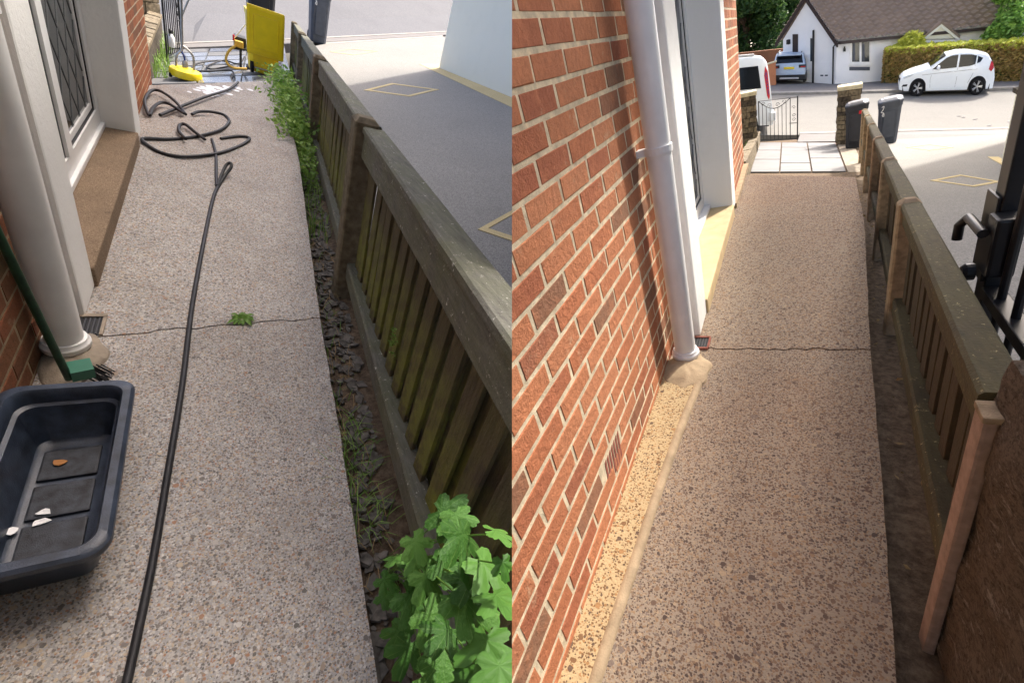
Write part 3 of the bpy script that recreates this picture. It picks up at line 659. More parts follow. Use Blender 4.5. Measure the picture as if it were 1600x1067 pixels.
for k in range(8): part('coping_stone', skew(chbox((k*ln/8-.2+.01, -.02, .32), ((k+1)*ln/8-.2-.01, .17, .38+.02*rng.random()), .012), a, exs, ey3, UP), MAT['stone'], t, cl=R)
solo('weeds', R, blades(260, lambda r: a + exs*r.uniform(-.2, ln*.6) + ey*r.uniform(.18, .7) + UP*.1, .35, .012, 5), MAT['weed'], 'bright green weeds behind the low garden wall', 'weeds', kind='stuff', cl=True)
def iron_gate(name, P, A, B, H, dip, label, n=8):
    A, B = Vector(A), Vector(B); t = thing(name, P, A, label, 'gate', 'wrought iron gates'); D = B-A; e = lambda u, z: A + D*u + UP*z; r = .011
    top = lambda u: H - dip*math.sin(math.pi*min(1, max(0, u)))
    part('stile', tube([e(0, .02), e(0, H)], .016, 8), MAT['black_iron'], t); part('stile', tube([e(1, .02), e(1, H+.04)], .018, 8), MAT['black_iron'], t)
    part('bottom_rail', tube([e(0, .06), e(1, .06)], r, 6), MAT['black_iron'], t); part('middle_rail', tube([e(.8, H*.42), e(1, H*.42)], r, 6), MAT['black_iron'], t)
    part('top_rail', tube([e(u/16*.82, top(u/16)) for u in range(17)] , r, 6), MAT['black_iron'], t); part('stile', tube([e(.82, .06), e(.82, H)], r, 6), MAT['black_iron'], t)
    part('head_rail', tube([e(0, H), e(1, H)], r*.8, 6), MAT['black_iron'], t)
    for k in range(1, n): u = .82*k/n; part('bar', tube([e(u, .06), e(u, top(u/.82) if k % 1 == 0 else H)], r*.8, 6), MAT['black_iron'], t)
    for u0, z0, s, q in ((.12, H-.1, .07, 1), (.3, H-.16, .07, -1), (.5, H-.16, .07, 1), (.68, H-.1, .07, -1), (.91, H*.6, .06, 1), (.91, H*.78, .06, -1), (.91, H*.5, .06, 1)):
        part('scroll', tube([e(u0, z0) + (D.normalized()*math.cos(k*.5)*q + UP*math.sin(k*.5))*s*(1-k/17) for k in range(15)], r*.6, 5), MAT['black_iron'], t)
    return t
ga, gb = R.pl(1187, 222, TR), R.pl(1246, 220, TR); gh = R.vp(1247, 152, gb, gb-ga).z-gb.z
iron_gate('iron_gate', R, ga, gb, gh, gh*.2, 'black wrought iron gate with scrolls closed on the pale paving')
def marks_label(t, body, S, m1, w, d, h): part('sticker', S(box((w*.05, -d*.50, .72*h), (w*.33, -d*.478, .80*h))), m1, body)
b1 = R.pl(1335, 231, TR); bx_ = (R.vp(1352, 200, b1, (1, -.1)) - R.vp(1318, 200, b1, (1, -.1))).length
bin_('wheelie_bin', R, b1, (1, -.1, 0), (.1, 1, 0), 1.08, bx_*.98, bx_*1.1, MAT['bin_black'], 'black wheelie bin with red sticker in front of the stone pillar', 'wheelie bins', None,
     lambda t, body, S: part('sticker', S(box((bx_*.1, -bx_*.56, .80), (bx_*.36, -bx_*.536, .87))), MAT['red_paint'], body))
b2 = R.pl(1385, 224, TR); bw2 = (R.vp(1405, 190, b2, (1, -.1)) - R.vp(1368, 190, b2, (1, -.1))).length
def num(w, d, h):
    def f(t, body, S):
        y = -d*.49; z = .72*h
        part('painted_mark', S(tube(smooth([(-w*.36, y, z+.13), (-w*.27, y, z+.15), (-w*.3, y, z+.07), (-w*.37, y, z+.02), (-w*.27, y, z+.0), (-w*.31, y, z-.06), (-w*.24, y, z-.08), (-w*.25, y, z-.01)], 4), .009, 5)), MAT['white_paint'], body)
    return f
bin_('wheelie_bin', R, b2, (1, -.1, 0), (.1, 1, 0), 1.08, bw2*.95, bw2*1.1, MAT['bin_grey'], 'grey wheelie bin standing on the sunlit driveway behind the fence', 'wheelie bins', None, num(bw2*.95, bw2*1.1, 1.08))

# fence of the cleaned side
fr = thing('timber_fence', R, AR, 'dark stained slatted fence with tan posts beside the cleaned path', 'fence')
fence(R, fr, AR, .085, -.122, [AR.y+k for k in (0, 1.4, 2.9, 4.6, 6.3, 8.0)], .72, .02, .695, .085, (.14, .215), .056, .118, (MAT['post_clean'], MAT['rail_dark'], MAT['slat_dark']), .9, .07, .06)
npst = thing('concrete_post', R, (.27, .86, 0), 'pinkish concrete post at the near end of the dark fence', 'post')
part('shaft', chbox((.288, .842, -.2), (.312, .89, .735), .006), MAT['post_pink'], npst)
part('cap', chbox((.286, .84, .735), (.316, .892, .75), .004), MAT['post_clean'], npst)
def rough(u, v): return None
bs = []
def bsf(u, v):
    y = .1+.8*u; z = -.15+(1.0)*v; zz = z*(1-.02*u); n_ = .022*noise.noise(Vector((1, y*7, z*5)))+.01*noise.noise(Vector((3, y*22, z*16)))
    return (.315+n_*.9, y, zz)
fgrid = gridsurf(bsf, 40, 50); n0 = len(fgrid[0]); nv = 51
back = [Vector((.62, p.y, p.z)) for p in fgrid[0]]
vv = fgrid[0] + back; ff = list(fgrid[1]) + [tuple(reversed([i+n0 for i in q])) for q in fgrid[1]]
bor = [i*nv for i in range(41)] + [40*nv+j for j in range(1, nv)] + [i*nv+nv-1 for i in range(39, -1, -1)] + [j for j in range(nv-2, 0, -1)]
ff += [(bor[i], bor[(i+1) % len(bor)], bor[(i+1) % len(bor)]+n0, bor[i]+n0) for i in range(len(bor))]
solo('stone_pier', R, (vv, ff), MAT['brown_stone'], 'rough brown stone pier in the near right corner', 'pier', sm=True)
# black gate standing beyond the fence
gx = .56; P0 = R.ax(1545, 440, 0, gx); t = thing('metal_gate', R, (gx, P0.y, 0), 'black flat bar gate with latch behind the near fence rail', 'gate')
part('stile', chbox((gx-.02, P0.y-.035, 0.02), (gx+.02, P0.y+.035, 1.6), .004), MAT['black_iron'], t)
rz = R.ax(1575, 480, 0, gx).z
for z in (rz-.02, 1.25): part('rail', chbox((gx-.025, P0.y-.95, z-.02), (gx+.025, P0.y-.036, z+.02), .004), MAT['black_iron'], t)
for k in range(7): part('bar', tube([(gx, P0.y-.12-.12*k, .05), (gx, P0.y-.12-.12*k, 1.5)], .011, 10), MAT['black_iron'], t)
lz = R.ax(1562, 372, 0, gx).z
lt = part('latch', chbox((gx-.045, P0.y-.11, lz-.09), (gx+.02, P0.y-.036, lz+.1), .01), MAT['black_iron'], t)
part('latch_bolt', tube([(gx-.06, P0.y-.08, lz+.05), (gx-.06, P0.y+.07, lz+.05), (gx-.075, P0.y+.085, lz+.02), (gx-.075, P0.y+.085, lz-.03)], .014, 10), MAT['black_iron'], lt, True)
part('latch_plate', chbox((gx-.03, P0.y-.03, lz-.14), (gx-.02, P0.y+.07, lz+.14), .004), MAT['black_iron'], lt)
part('latch_knob', lathe((gx-.05, P0.y-.03, lz-.1), (-1, 0, 0), [(.028, 0), (.028, .02), (.02, .03)], 14), MAT['black_iron'], lt)
# pale wall at the right edge, and the neighbour's house that shades the driveway
na = R.pl(1573, 258, TR); nh = R.vp(1592, 150, na, (1, -.1)).z-na.z
nw = thing('garden_wall', R, na, 'pale green rendered end of the wall at the right edge of the driveway', 'wall')
part('wall', prism([(na.x, na.y), (na.x+2.5, na.y-.4), (na.x+2.5, na.y-.1), (na.x+.02, na.y+.3)], lambda x, y: hz(TR, x, y)-.3, lambda x, y: na.z+nh), MAT['pale_green'], nw)
part('coping', prism([(na.x-.03, na.y-.03), (na.x+2.5, na.y-.45), (na.x+2.5, na.y-.05), (na.x-.01, na.y+.34)], lambda x, y: na.z+nh, lambda x, y: na.z+nh+.06), MAT['stone_dark'], nw)
nb = thing('neighbour_house', R, (4.8, 5, -1), 'two storey neighbouring house outside the right edge, shading the driveway', 'house')
part('wall', box((4.8, -4, -2.9), (9, 15, 7.8)), MAT['pale_green'], nb)
part('roof', hexa([(4.6, -4.2, 7.8), (9.2, -4.2, 7.8), (9.2, 15.2, 7.8), (4.6, 15.2, 7.8), (6.8, -4.2, 9.9), (6.9, -4.2, 9.9), (6.9, 15.2, 9.9), (6.8, 15.2, 9.9)]), MAT['roof'], nb)
for y in (0, 4, 8): w_ = part('window', box((4.75, y, 2.5), (4.82, y+1.2, 3.8)), MAT['glass'], nb)

# ------------------------------------------------------------------ street below the cleaned side
sp = lambda x, y, up_=0: R.pl(x, y, SP) + UP*up_
def strip(name, pa, pb, lift, th, mat, label, cat):
    pts = [sp(*p, lift) for p in pa] + [sp(*p, lift) for p in reversed(pb)]
    return solo(name, R, slabof(pts, th), mat, label, cat, kind='structure', cl=True)
near = [(1000, 213), (1250, 211), (1395, 207), (1580, 203), (1750, 199)]; far = [(1000, 153), (1210, 149), (1320, 147), (1600, 141), (1750, 138)]
strip('road', near, far, 0, .3, MAT['asphalt_r'], 'sunlit grey asphalt street below the driveway', 'road')
pe = [e1, e2, e0]; kp = [sp(*p, .02) for p in near[1:]]
pavp = [R.pl(1246, 222, TR), R.pl(1306, 221, TR), e1, e2, e0] + list(reversed(kp))
solo('pavement', R, slabof(pavp, .15), MAT['pavement'], 'pavement between the driveway edge and the road', 'pavement', kind='structure', cl=True)
kn = []
for p in near[1:]: kn.append(sp(*p, .03))
for i in range(len(kn)-1):
    d = (kn[i+1]-kn[i]); n = max(1, int(d.length/.6))
back_ = [(x, y-3) for x, y in near[1:]]
strip('kerb', near[1:], [(x, y-2.6) for x, y in near[1:]], .035, .2, MAT['kerb'], 'pale kerb stones along the near side of the street', 'kerb')
strip('kerb', far, [(x, y-2.2) for x, y in far], .1, .3, MAT['kerb'], 'pale kerb stones along the far side of the street', 'kerb')
strip('pavement', [(x, y-2.2) for x, y in far], [(1000, 138), (1210, 135.5), (1320, 135), (1400, 131), (1600, 127.5), (1750, 125)], .1, .3, MAT['pavement'], 'far pavement in front of the bungalow and hedge', 'pavement')
strip('ground', [(1000, 139), (1210, 136), (1320, 135.5), (1400, 132), (1600, 128), (1750, 126)], [(900, 96), (1210, 96), (1320, 92), (1400, 88), (1600, 82), (1800, 76)], .05, .3, MAT['pavement'], 'ground of the far driveway', 'ground')
dr = thing('litter', R, sp(1500, 183), 'small dark leaf scraps lying on the street', 'litter', kind='stuff')
for x, y in ((1498, 182), (1505, 184), (1523, 187), (1577, 191), (1545, 197)): q = sp(x, y, .006); part('scrap', lathe(q, UP, [(.08, 0), (.06, .01)], 6), MAT['gasket'], dr)

# bungalow
C0 = sp(1305, 134, -.1); df = sp(1383, 128.6, -.1)-C0; dg = sp(1224, 127.5, -.1)-C0
def fpt(x, y, off=0): return R.vp(x, y, C0, df)      # on the front wall
ufr = 4.6; hC = fpt(1307, 62).z - C0.z; hE = hC
bg = thing('bungalow', R, C0, 'white rendered bungalow with brown tiled roof across the street', 'house')
Pq = lambda u, v, h: C0 + df*u + dg*v + UP*(h + (hE-hC)*u*0)
E_ = hC
mid = C0 + dg*.5; apex = R.vp(1260, -4, mid, dg); hA = apex.z - mid.z
wv = [Pq(0, 0, -.6), Pq(ufr, 0, -.6), Pq(ufr, 1, -.6), Pq(0, 1, -.6), Pq(0, 0, E_), Pq(ufr, 0, E_), Pq(ufr, 1, E_), Pq(0, 1, E_)]
part('wall', hexa(wv), MAT['bungalow_render'], bg)
gv = [Pq(0, 0, E_), Pq(0, 1, E_), Pq(0, .5, hA-.05), Pq(.04, 0, E_), Pq(.04, 1, E_), Pq(.04, .5, hA-.05)]
part('gable', (gv, [(0, 2, 1), (3, 4, 5), (0, 1, 4, 3), (1, 2, 5, 4), (2, 0, 3, 5)]), MAT['bungalow_render'], bg)
def roofface(v0, sgn):
    nu, nr = 180, 12
    o = []
    def fn(i, j, lo):
        t = (j+(0 if lo else 1))/nr; u = -.09 + (ufr+.1)*i/nu
        v = -.08 + (.58)*t if sgn > 0 else 1.08-.58*t
        h = E_-.12 + (hA-E_+.16)*t + .04*math.sin(i*2*math.pi/6) + (.11 if lo else 0)
        return Pq(u, v, h)
    V = []; Fc = []
    for j in range(nr):
        b = len(V)
        for i in range(nu+1): V += [fn(i, j, True), fn(i, j, False)]
        Fc += [(b+2*i, b+2*i+2, b+2*i+3, b+2*i+1) for i in range(nu)]
        if j: Fc += [(b-2*(nu+1)+2*i+1, b-2*(nu+1)+2*i+3, b+2*i+2, b+2*i) for i in range(nu)]
    return V, Fc
rf = part('roof', roofface(0, 1), MAT['roof'], bg); part('roof', roofface(0, -1), MAT['roof'], bg)
part('ridge_tiles', tube([Pq(-.09, .5, hA+.06), Pq(ufr, .5, hA+.06)], .1, 8), MAT['roof'], rf)
for a, b in (((-.1, -.08, E_-.14), (-.1, .5, hA+.03)), ((-.1, 1.08, E_-.14), (-.1, .5, hA+.03))):
    p, q = Pq(*a), Pq(*b); part('bargeboard', hexa([p-UP*.18, p-UP*.18+df*.03, q-UP*.18+df*.03, q-UP*.18, p, p+df*.03, q+df*.03, q]), MAT['fascia'], rf)
part('gutter', hexa([Pq(-.05, -.1, E_-.2), Pq(ufr, -.1, E_-.2), Pq(ufr, -.06, E_-.2), Pq(-.05, -.06, E_-.2), Pq(-.05, -.1, E_-.08), Pq(ufr, -.1, E_-.08), Pq(ufr, -.06, E_-.08), Pq(-.05, -.06, E_-.08)]), MAT['fascia'], rf)
nf = Vector((df.y, -df.x, 0)).normalized()
if nf.y > 0: nf = -nf
def frect(x0, y0, x1, y1, off0, off1):       # a panel on the front wall from two pixel corners
    a, b = fpt(x0, y1), fpt(x1, y1); c, d = fpt(x1, y0), fpt(x0, y0)
    return hexa([a+nf*off0, b+nf*off0, b+nf*off1, a+nf*off1, d+nf*off0, c+nf*off0, c+nf*off1, d+nf*off1])
wn = part('window', frect(1328, 63, 1361, 100, .0, .03), MAT['upvc'], bg)
for x0, x1 in ((1331, 1342.5), (1346, 1358)):
    part('pane', frect(x0, 66, x1, 97, .02, .036), MAT['glass'], wn); part('curtain', frect(x0+1, 68, x0+4.5, 96, .03, .039), MAT['bin_grey'], wn)
part('sill', frect(1326.5, 99.5, 1362, 103, .0, .07), MAT['upvc'], wn)
part('brick_panel', frect(1327, 105, 1359, 110.5, .0, .02), MAT['bin_grey'], bg)
part('wall_lamp', join(frect(1317.5, 76, 1320.5, 81, 0, .12), frect(1318, 73, 1320, 76, .05, .1)), MAT['gasket'], bg)
a = fpt(1308, 64)+nf*.12; b = fpt(1301.5, 74)+nf*.08; c = fpt(1300.5, 133)+nf*.08
part('drainpipe', tube([a, b, c], .035, 8), MAT['gasket'], bg)
ng = Vector((dg.y, -dg.x, 0)).normalized()
if ng.y > 0: ng = -ng
gpt = lambda x, y: R.vp(x, y, C0, dg)
def grect(x0, y0, x1, y1, o0, o1):
    a, b, c, d = gpt(x0, y1), gpt(x1, y1), gpt(x1, y0), gpt(x0, y0)
    return hexa([a+ng*o0, b+ng*o0, b+ng*o1, a+ng*o1, d+ng*o0, c+ng*o0, c+ng*o1, d+ng*o1])
part('drainpipe', tube([gpt(1272.5, 47)+ng*.06, gpt(1271.5, 130)+ng*.06], .045, 8), MAT['gasket'], bg)
gw = part('window', grect(1266, 56, 1271, 103, 0, .03), MAT['upvc'], bg); part('pane', grect(1267, 60, 1270.4, 96, .02, .04), MAT['glass'], gw)
part('side_door', grect(1239, 54, 1247, 82, 0, .03), MAT['fascia'], bg); part('wall_lamp', grect(1231.5, 62, 1235, 69, 0, .12), MAT['gasket'], bg)
mb = part('meter_box', grect(1281, 98, 1298, 124, 0, .02), MAT['bungalow_render'], bg); part('vent', join(grect(1283, 117, 1287, 119, .02, .05), grect(1290, 117, 1294, 119, .02, .05)), MAT['bin_grey'], mb)
# porch gable over the hedge
pa, pb, pt_ = fpt(1437, 62)+nf*.2, fpt(1495, 60)+nf*.2, fpt(1467, 38)+nf*.2
pc = part('porch', hexa([pa-UP*2, pb-UP*2, pb-UP*2-nf*.6, pa-UP*2-nf*.6, pa-UP*.06, pb-UP*.06, pb-UP*.06-nf*.6, pa-UP*.06-nf*.6]), MAT['bungalow_render'], bg)
part('porch_gable', ([pa, pb, pt_, pa-nf*.5, pb-nf*.5, pt_-nf*.5], [(0, 1, 2), (3, 5, 4), (0, 3, 4, 1)]), MAT['pale_green'], pc)
for p, q in ((pa, pt_), (pb, pt_)):
    part('porch_fascia', hexa([p-UP*.12+nf*.02, p-UP*.12+nf*.06, q-UP*.12+nf*.06, q-UP*.12+nf*.02, p+UP*.02+nf*.02, p+UP*.02+nf*.06, q+UP*.02+nf*.06, q+UP*.02+nf*.02]), MAT['upvc'], pc)
    part('porch_roof', hexa([p-nf*1.6, p+nf*.1, q+nf*.1, q-nf*1.6, p+UP*.1-nf*1.6, p+UP*.1+nf*.1, q+UP*.1+nf*.1, q+UP*.1-nf*1.6]), MAT['roof'], pc)
pw_ = part('porch_window', hexa([pa-UP*.45+nf*.01, pb-UP*.45+nf*.01, pb-UP*.45+nf*.03, pa-UP*.45+nf*.03, pa-UP*.1+nf*.01, pb-UP*.1+nf*.01, pb-UP*.1+nf*.03, pa-UP*.1+nf*.03]), MAT['upvc'], pc)
for k in range(3):
    u0, u1 = .1+.29*k, .32+.29*k; p, q = pa.lerp(pb, u0)+nf*.035, pa.lerp(pb, u1)+nf*.035
    part('pane', hexa([p-UP*.42, q-UP*.42, q-UP*.42+nf*.008, p-UP*.42+nf*.008, p-UP*.14, q-UP*.14, q-UP*.14+nf*.008, p-UP*.14+nf*.008]), MAT['glass'], pw_)

# hedge
h0, h1 = sp(1379, 134, .08), sp(1700, 130, .08); hd = h1-h0; hn = Vector((-hd.y, hd.x, 0)).normalized()
if hn.y < 0: hn = -hn
hh = R.vp(1450, 72, h0, hd).z - (h0+hd*.2).z
he = thing('hedge', R, h0, 'clipped bronze hedge with yellow green top behind the white hatchback', 'hedge')
part('stems', hexa([h0+hn*.12, h1+hn*.12, h1+hn*.9, h0+hn*.9, h0+hn*.15+UP*(hh-.15), h1+hn*.15+UP*(hh-.15), h1+hn*.85+UP*(hh-.15), h0+hn*.85+UP*(hh-.15)]), MAT['tree_dark'], he)
def hs(r):
    u = r.random(); k = r.random(); z = hh*r.random()**.85; o = .1*noise.noise(Vector((u*60, z*5, 1)))
    if u < .01 or k < .12: return h0 + hd*(-.01+.012*r.random()) + hn*r.uniform(0, 1) + UP*z
    return h0 + hd*u + hn*(r.uniform(-.05, .16)+o) + UP*z
part('side_foliage', leafquads(15000, hs, .065, 11), MAT['hedge_side'], he)
def ht_(r):
    u = r.random(); return h0 + hd*u + hn*r.uniform(-.05, 1) + UP*(hh*r.uniform(.86, 1.03)+.07*noise.noise(Vector((u*40, 1, 7))))
part('top_foliage', leafquads(13000, ht_, .07, 12), MAT['hedge_top'], he)

# ------------------------------------------------------------------ vehicles
def sidepanel(poly, s, w, off=.007):
    bm = bmesh.new(); bm.faces.new([bm.verts.new((x, 0, z)) for x, z in poly])
    for ax_, lo, hi in ((0, min(p[0] for p in poly), max(p[0] for p in poly)), (2, min(p[1] for p in poly), max(p[1] for p in poly))):
        n = max(1, int((hi-lo)/.08))
        for k in range(1, n):
            co = [0, 0, 0]; co[ax_] = lo+(hi-lo)*k/n; no = [0, 0, 0]; no[ax_] = 1
            bmesh.ops.bisect_plane(bm, geom=list(bm.verts)+list(bm.edges)+list(bm.faces), plane_co=co, plane_no=no)
    for v in bm.verts: v.co.y = s*(w(v.co.x, v.co.z)+off)
    r_ = bmesh.ops.extrude_face_region(bm, geom=list(bm.faces))
    for v in r_['geom']:
        if isinstance(v, bmesh.types.BMVert): v.co.y -= s*.03
    g = bm2geo(bm); bm.free(); return g
def car(name, o, ex, ey, ez, S, paint, label, cat='car'):
    o = Vector(o); ex = Vector(ex); ey = Vector(ey); ez = Vector(ez); t = thing(name, R, o, label, cat)
    K = lambda g: skew(g, o, ex, ey, ez); Ln, hw = S['L'], S['hw']; top = S['top']; xs_, zs_ = zip(*top)
    zt = lambda x: float(np.interp(x, xs_, zs_)); zb = S.get('belt', .92); H = max(zs_)
    def Wd(x):
        e = abs(2*x/Ln-1); return hw*(1-S.get('round', .16)*e**5)
    def w(x, z): return Wd(x)*(1-S.get('tum', .2)*max(0, (z-zb)/(H-zb))**1.15 - .05*max(0, (.45-z)/.45))
    wr, wx = S['wr'], S['wx']; ar = wr+.055
    def z0(x):
        z = S.get('clear', .2)
        if x < .25: z += .05*(1-x/.25)
        for c in wx:
            if abs(x-c) < ar: z = max(z, wr+math.sqrt(ar*ar-(x-c)**2))
        return z
    N = 110; V = []; Fc = []; M_ = 17
    for i in range(N+1):
        x = Ln*i/N; a, b = z0(x), max(zt(x), z0(x)+.02); half = []
        for k in range(7): z = a+(b-.07-a)*k/6; half.append((w(x, z), z))
        we = w(x, b-.07); half += [(we-.035, b-.022), (we*.62, b-.002+.01)]
        ring = [(y, z) for y, z in half] + [(0, b+.016)] + [(-y, z) for y, z in reversed(half)]
        ring = ring[:19]; V += [Vector((x, y, z)) for y, z in ring]; M_ = len(ring)
    for i in range(N): Fc += [(i*M_+k, (i+1)*M_+k, (i+1)*M_+k+1, i*M_+k+1) for k in range(M_-1)]
    Fc += [tuple(range(M_)), tuple(range(N*M_+M_-1, N*M_-1, -1))]
    body = part('body', K((V, Fc)), paint, t, True)
    part('underbody', K(box((.15, -hw*.86, S.get('clear', .2)-.03), (Ln-.15, hw*.86, .62))), MAT['trim'], t)
    for s in (1, -1):
        for poly in S['side']:
            me_ = K(sidepanel(poly, s, w))
            part('side_window', me_, MAT['car_glass'], body)
        for cx in wx:
            wh = part('wheel', K(lathe((cx, s*(hw-.09), wr), (0, s, 0), [(wr*.6, -.1), (wr*.96, -.1), (wr, -.07), (wr, .05), (wr*.94, .075), (wr*.68, .08)], 28)), MAT['tyre'], t, True)
            rim = part('rim', K(lathe((cx, s*(hw-.09), wr), (0, s, 0), [(wr*.7, .03), (wr*.7, .083), (wr*.64, .083), (wr*.62, .045), (.02, .045)], 28)), MAT['trim'], wh)
            sp5 = []
            for k in range(5):
                for dk in (-.13, .13):
                    a_ = k*2*math.pi/5+dk; sp5.append(tube([(cx+.03*math.cos(a_), s*(hw-.01), wr+.03*math.sin(a_)), (cx+wr*.66*math.cos(a_), s*(hw-.008), wr+wr*.66*math.sin(a_))], .018, 5))
            part('spokes', K(join(*sp5, lathe((cx, s*(hw-.05), wr), (0, s, 0), [(wr*.16, 0), (wr*.14, .05)], 12))), MAT['alloy'], wh)
        for nm, mt, poly in S.get('panels', ()):
            part(nm, K(sidepanel(poly, s, w, .01)), mt, body)
        for x, z in S.get('handles', ()): part('door_handle', K(chbox((x, s*w(x, z)-.01, z), (x+.17, s*w(x, z)+.025 if s > 0 else s*w(x, z)+.01, z+.035), .008) if s > 0 else chbox((x, -w(x, z)-.025, z), (x+.17, -w(x, z)+.01, z+.035), .008)), paint, body)
        for pts in S.get('seams', ()): part('door_seam', K(tube([(x, s*(w(x, z)+.001), z) for x, z in pts], .006, 4)), MAT['trim'], body)
        if 'mirror' in S:
            x, z = S['mirror']; y = s*(w(x, z)+.1); part('mirror', K(lathe((x-.04, y, z), (1, 0, 0), [(.03, -.05), (.085, 0), (.085, .07), (.06, .09)], 12)), paint, body, True)
    def screen(x0, x1, nm, k0=.93, inset=.1):
        def fn(u, v): x = x0+(x1-x0)*u; z = zt(x); ww = (w(x, z-.07)-.04)*k0; return (x, ww*(2*v-1), z+.028-.02*abs(2*v-1)**3)
        g = gridsurf(fn, 8, 8); part(nm, K(g), MAT['car_glass'], body, True)
    for a_, b_, nm in S.get('screens', ()): screen(a_, b_, nm)
    for nm, mt, a_, b_ in S.get('boxes', ()): part(nm, K(chbox(a_, b_, .015)), mt, body)
    return t
hatch = dict(L=3.97, hw=.86, wr=.31, wx=(.82, 3.31), clear=.2, belt=.9, tum=.22, round=.2,
    top=[(0, .52), (.04, .66), (.2, .78), (.6, .9), (1.05, .99), (1.25, 1.05), (1.6, 1.26), (1.95, 1.43), (2.35, 1.495), (2.8, 1.49), (3.3, 1.42), (3.62, 1.33), (3.78, 1.12), (3.9, .9), (3.97, .62)],
    side=[[(1.36, .97), (1.62, 1.15), (1.9, 1.33), (2.1, 1.4), (2.38, 1.42), (2.36, 1.0), (1.9, .97)], [(2.44, 1.0), (2.46, 1.42), (2.9, 1.405), (3.12, 1.36), (3.1, 1.08), (2.9, 1.03)], [(3.16, 1.1), (3.17, 1.345), (3.38, 1.27), (3.3, 1.15)]],
    screens=[(1.27, 1.88, 'windscreen'), (3.64, 3.8, 'rear_screen')], handles=[(2.12, .86), (3.0, .9)], mirror=(1.62, 1.02),
    seams=[[(1.4, .95), (1.32, .6), (1.36, .3)], [(2.41, 1.0), (2.43, .6), (2.4, .28)], [(3.1, 1.05), (3.05, .75), (2.9, .45)], [(.95, .78), (1.8, .84), (2.6, .88), (3.2, .92)]],
    panels=[('headlamp', MAT['lamp'], [(.12, .68), (.3, .78), (.62, .84), (.5, .76), (.2, .66)]), ('tail_lamp', MAT['tail'], [(3.66, .88), (3.72, 1.16), (3.8, 1.1), (3.86, .92), (3.78, .8)]), ('fog_lamp', MAT['trim'], [(.1, .36), (.16, .44), (.36, .46), (.34, .38)]), ('sill_trim', MAT['car_white'], [(1.2, .24), (1.2, .3), (2.9, .32), (2.9, .26)])],
    boxes=[('grille', MAT['trim'], (-.012, -.42, .5), (.06, .42, .66)), ('number_plate', MAT['white_paint'], (-.02, -.26, .38), (.02, .26, .48))])
fwp, rwp = sp(1432, 151), sp(1524, 149); ex = (rwp-fwp)/(3.31-.82); nside = Vector((ex.y, -ex.x, 0)).normalized()
if nside.y > 0: nside = -nside
hcar = (R.vp(1486, 83.5, (fwp+rwp)/2, ex).z - ((fwp+rwp)/2).z)/1.5
car('parked_car', fwp - ex*.82 - nside*.82, ex, nside, UP*hcar, hatch, MAT['car_white'], 'white five door hatchback parked in front of the hedge')
# the pale blue car, seen from behind
sa, sb = sp(1206, 134.5, .02), sp(1261, 133.5, .02); ey_ = (sb-sa); sw = ey_.length; ex_ = Vector((.05, 1, .0)); hs_ = R.vp(1232, 84, (sa+sb)/2, ey_).z-((sa+sb)/2).z
suv = dict(L=4.3, hw=.9, wr=.34, wx=(.85, 3.45), clear=.26, belt=1.0, tum=.2, round=.1,
    top=[(0, 1.02), (.03, 1.1), (.12, 1.35), (.3, 1.58), (.7, 1.66), (1.6, 1.67), (2.3, 1.62), (2.9, 1.35), (3.2, 1.1), (3.9, 1.0), (4.2, .85), (4.3, .6)],
    side=[[(.5, 1.12), (.55, 1.45), (1.1, 1.55), (1.2, 1.1)], [(1.28, 1.1), (1.28, 1.55), (2.0, 1.54), (2.1, 1.08)], [(2.18, 1.08), (2.1, 1.53), (2.35, 1.48), (2.8, 1.15)]],
    screens=[(.05, .3, 'rear_screen'), (2.45, 3.1, 'windscreen')], panels=[('wheel_trim', MAT['trim'], [(.1, .3), (.1, .55), (.5, .72), (1.2, .72), (1.25, .35)])],
    boxes=[('bumper', MAT['trim'], (-.06, -.86, .3), (.1, .86, .56)), ('bumper_insert', MAT['alloy'], (-.08, -.5, .33), (.02, .5, .42)), ('number_plate', MAT['plate'], (-.03, -.27, .86), (.02, .27, .98)),
           ('tail_lamp', MAT['trim'], (-.03, .5, .92), (.12, .86, 1.08)), ('tail_lamp', MAT['trim'], (-.03, -.86, .92), (.12, -.5, 1.08)), ('tail_light', MAT['tail'], (-.04, .6, .95), (.06, .84, 1.0)), ('tail_light', MAT['tail'], (-.04, -.84, .95), (.06, -.6, 1.0)), ('roof_rail', MAT['trim'], (.5, .6, 1.67), (2.3, .64, 1.72)), ('roof_rail', MAT['trim'], (.5, -.64, 1.67), (2.3, -.6, 1.72)), ('spoiler', MAT['car_blue'], (.04, -.6, 1.56), (.4, .6, 1.63))])
car('parked_car', (sa+sb)/2, ex_, -ey_.normalized()*(sw/1.86), UP*(hs_/1.7), suv, MAT['car_blue'], 'pale blue small off-roader parked beside the bungalow gable, seen from behind')
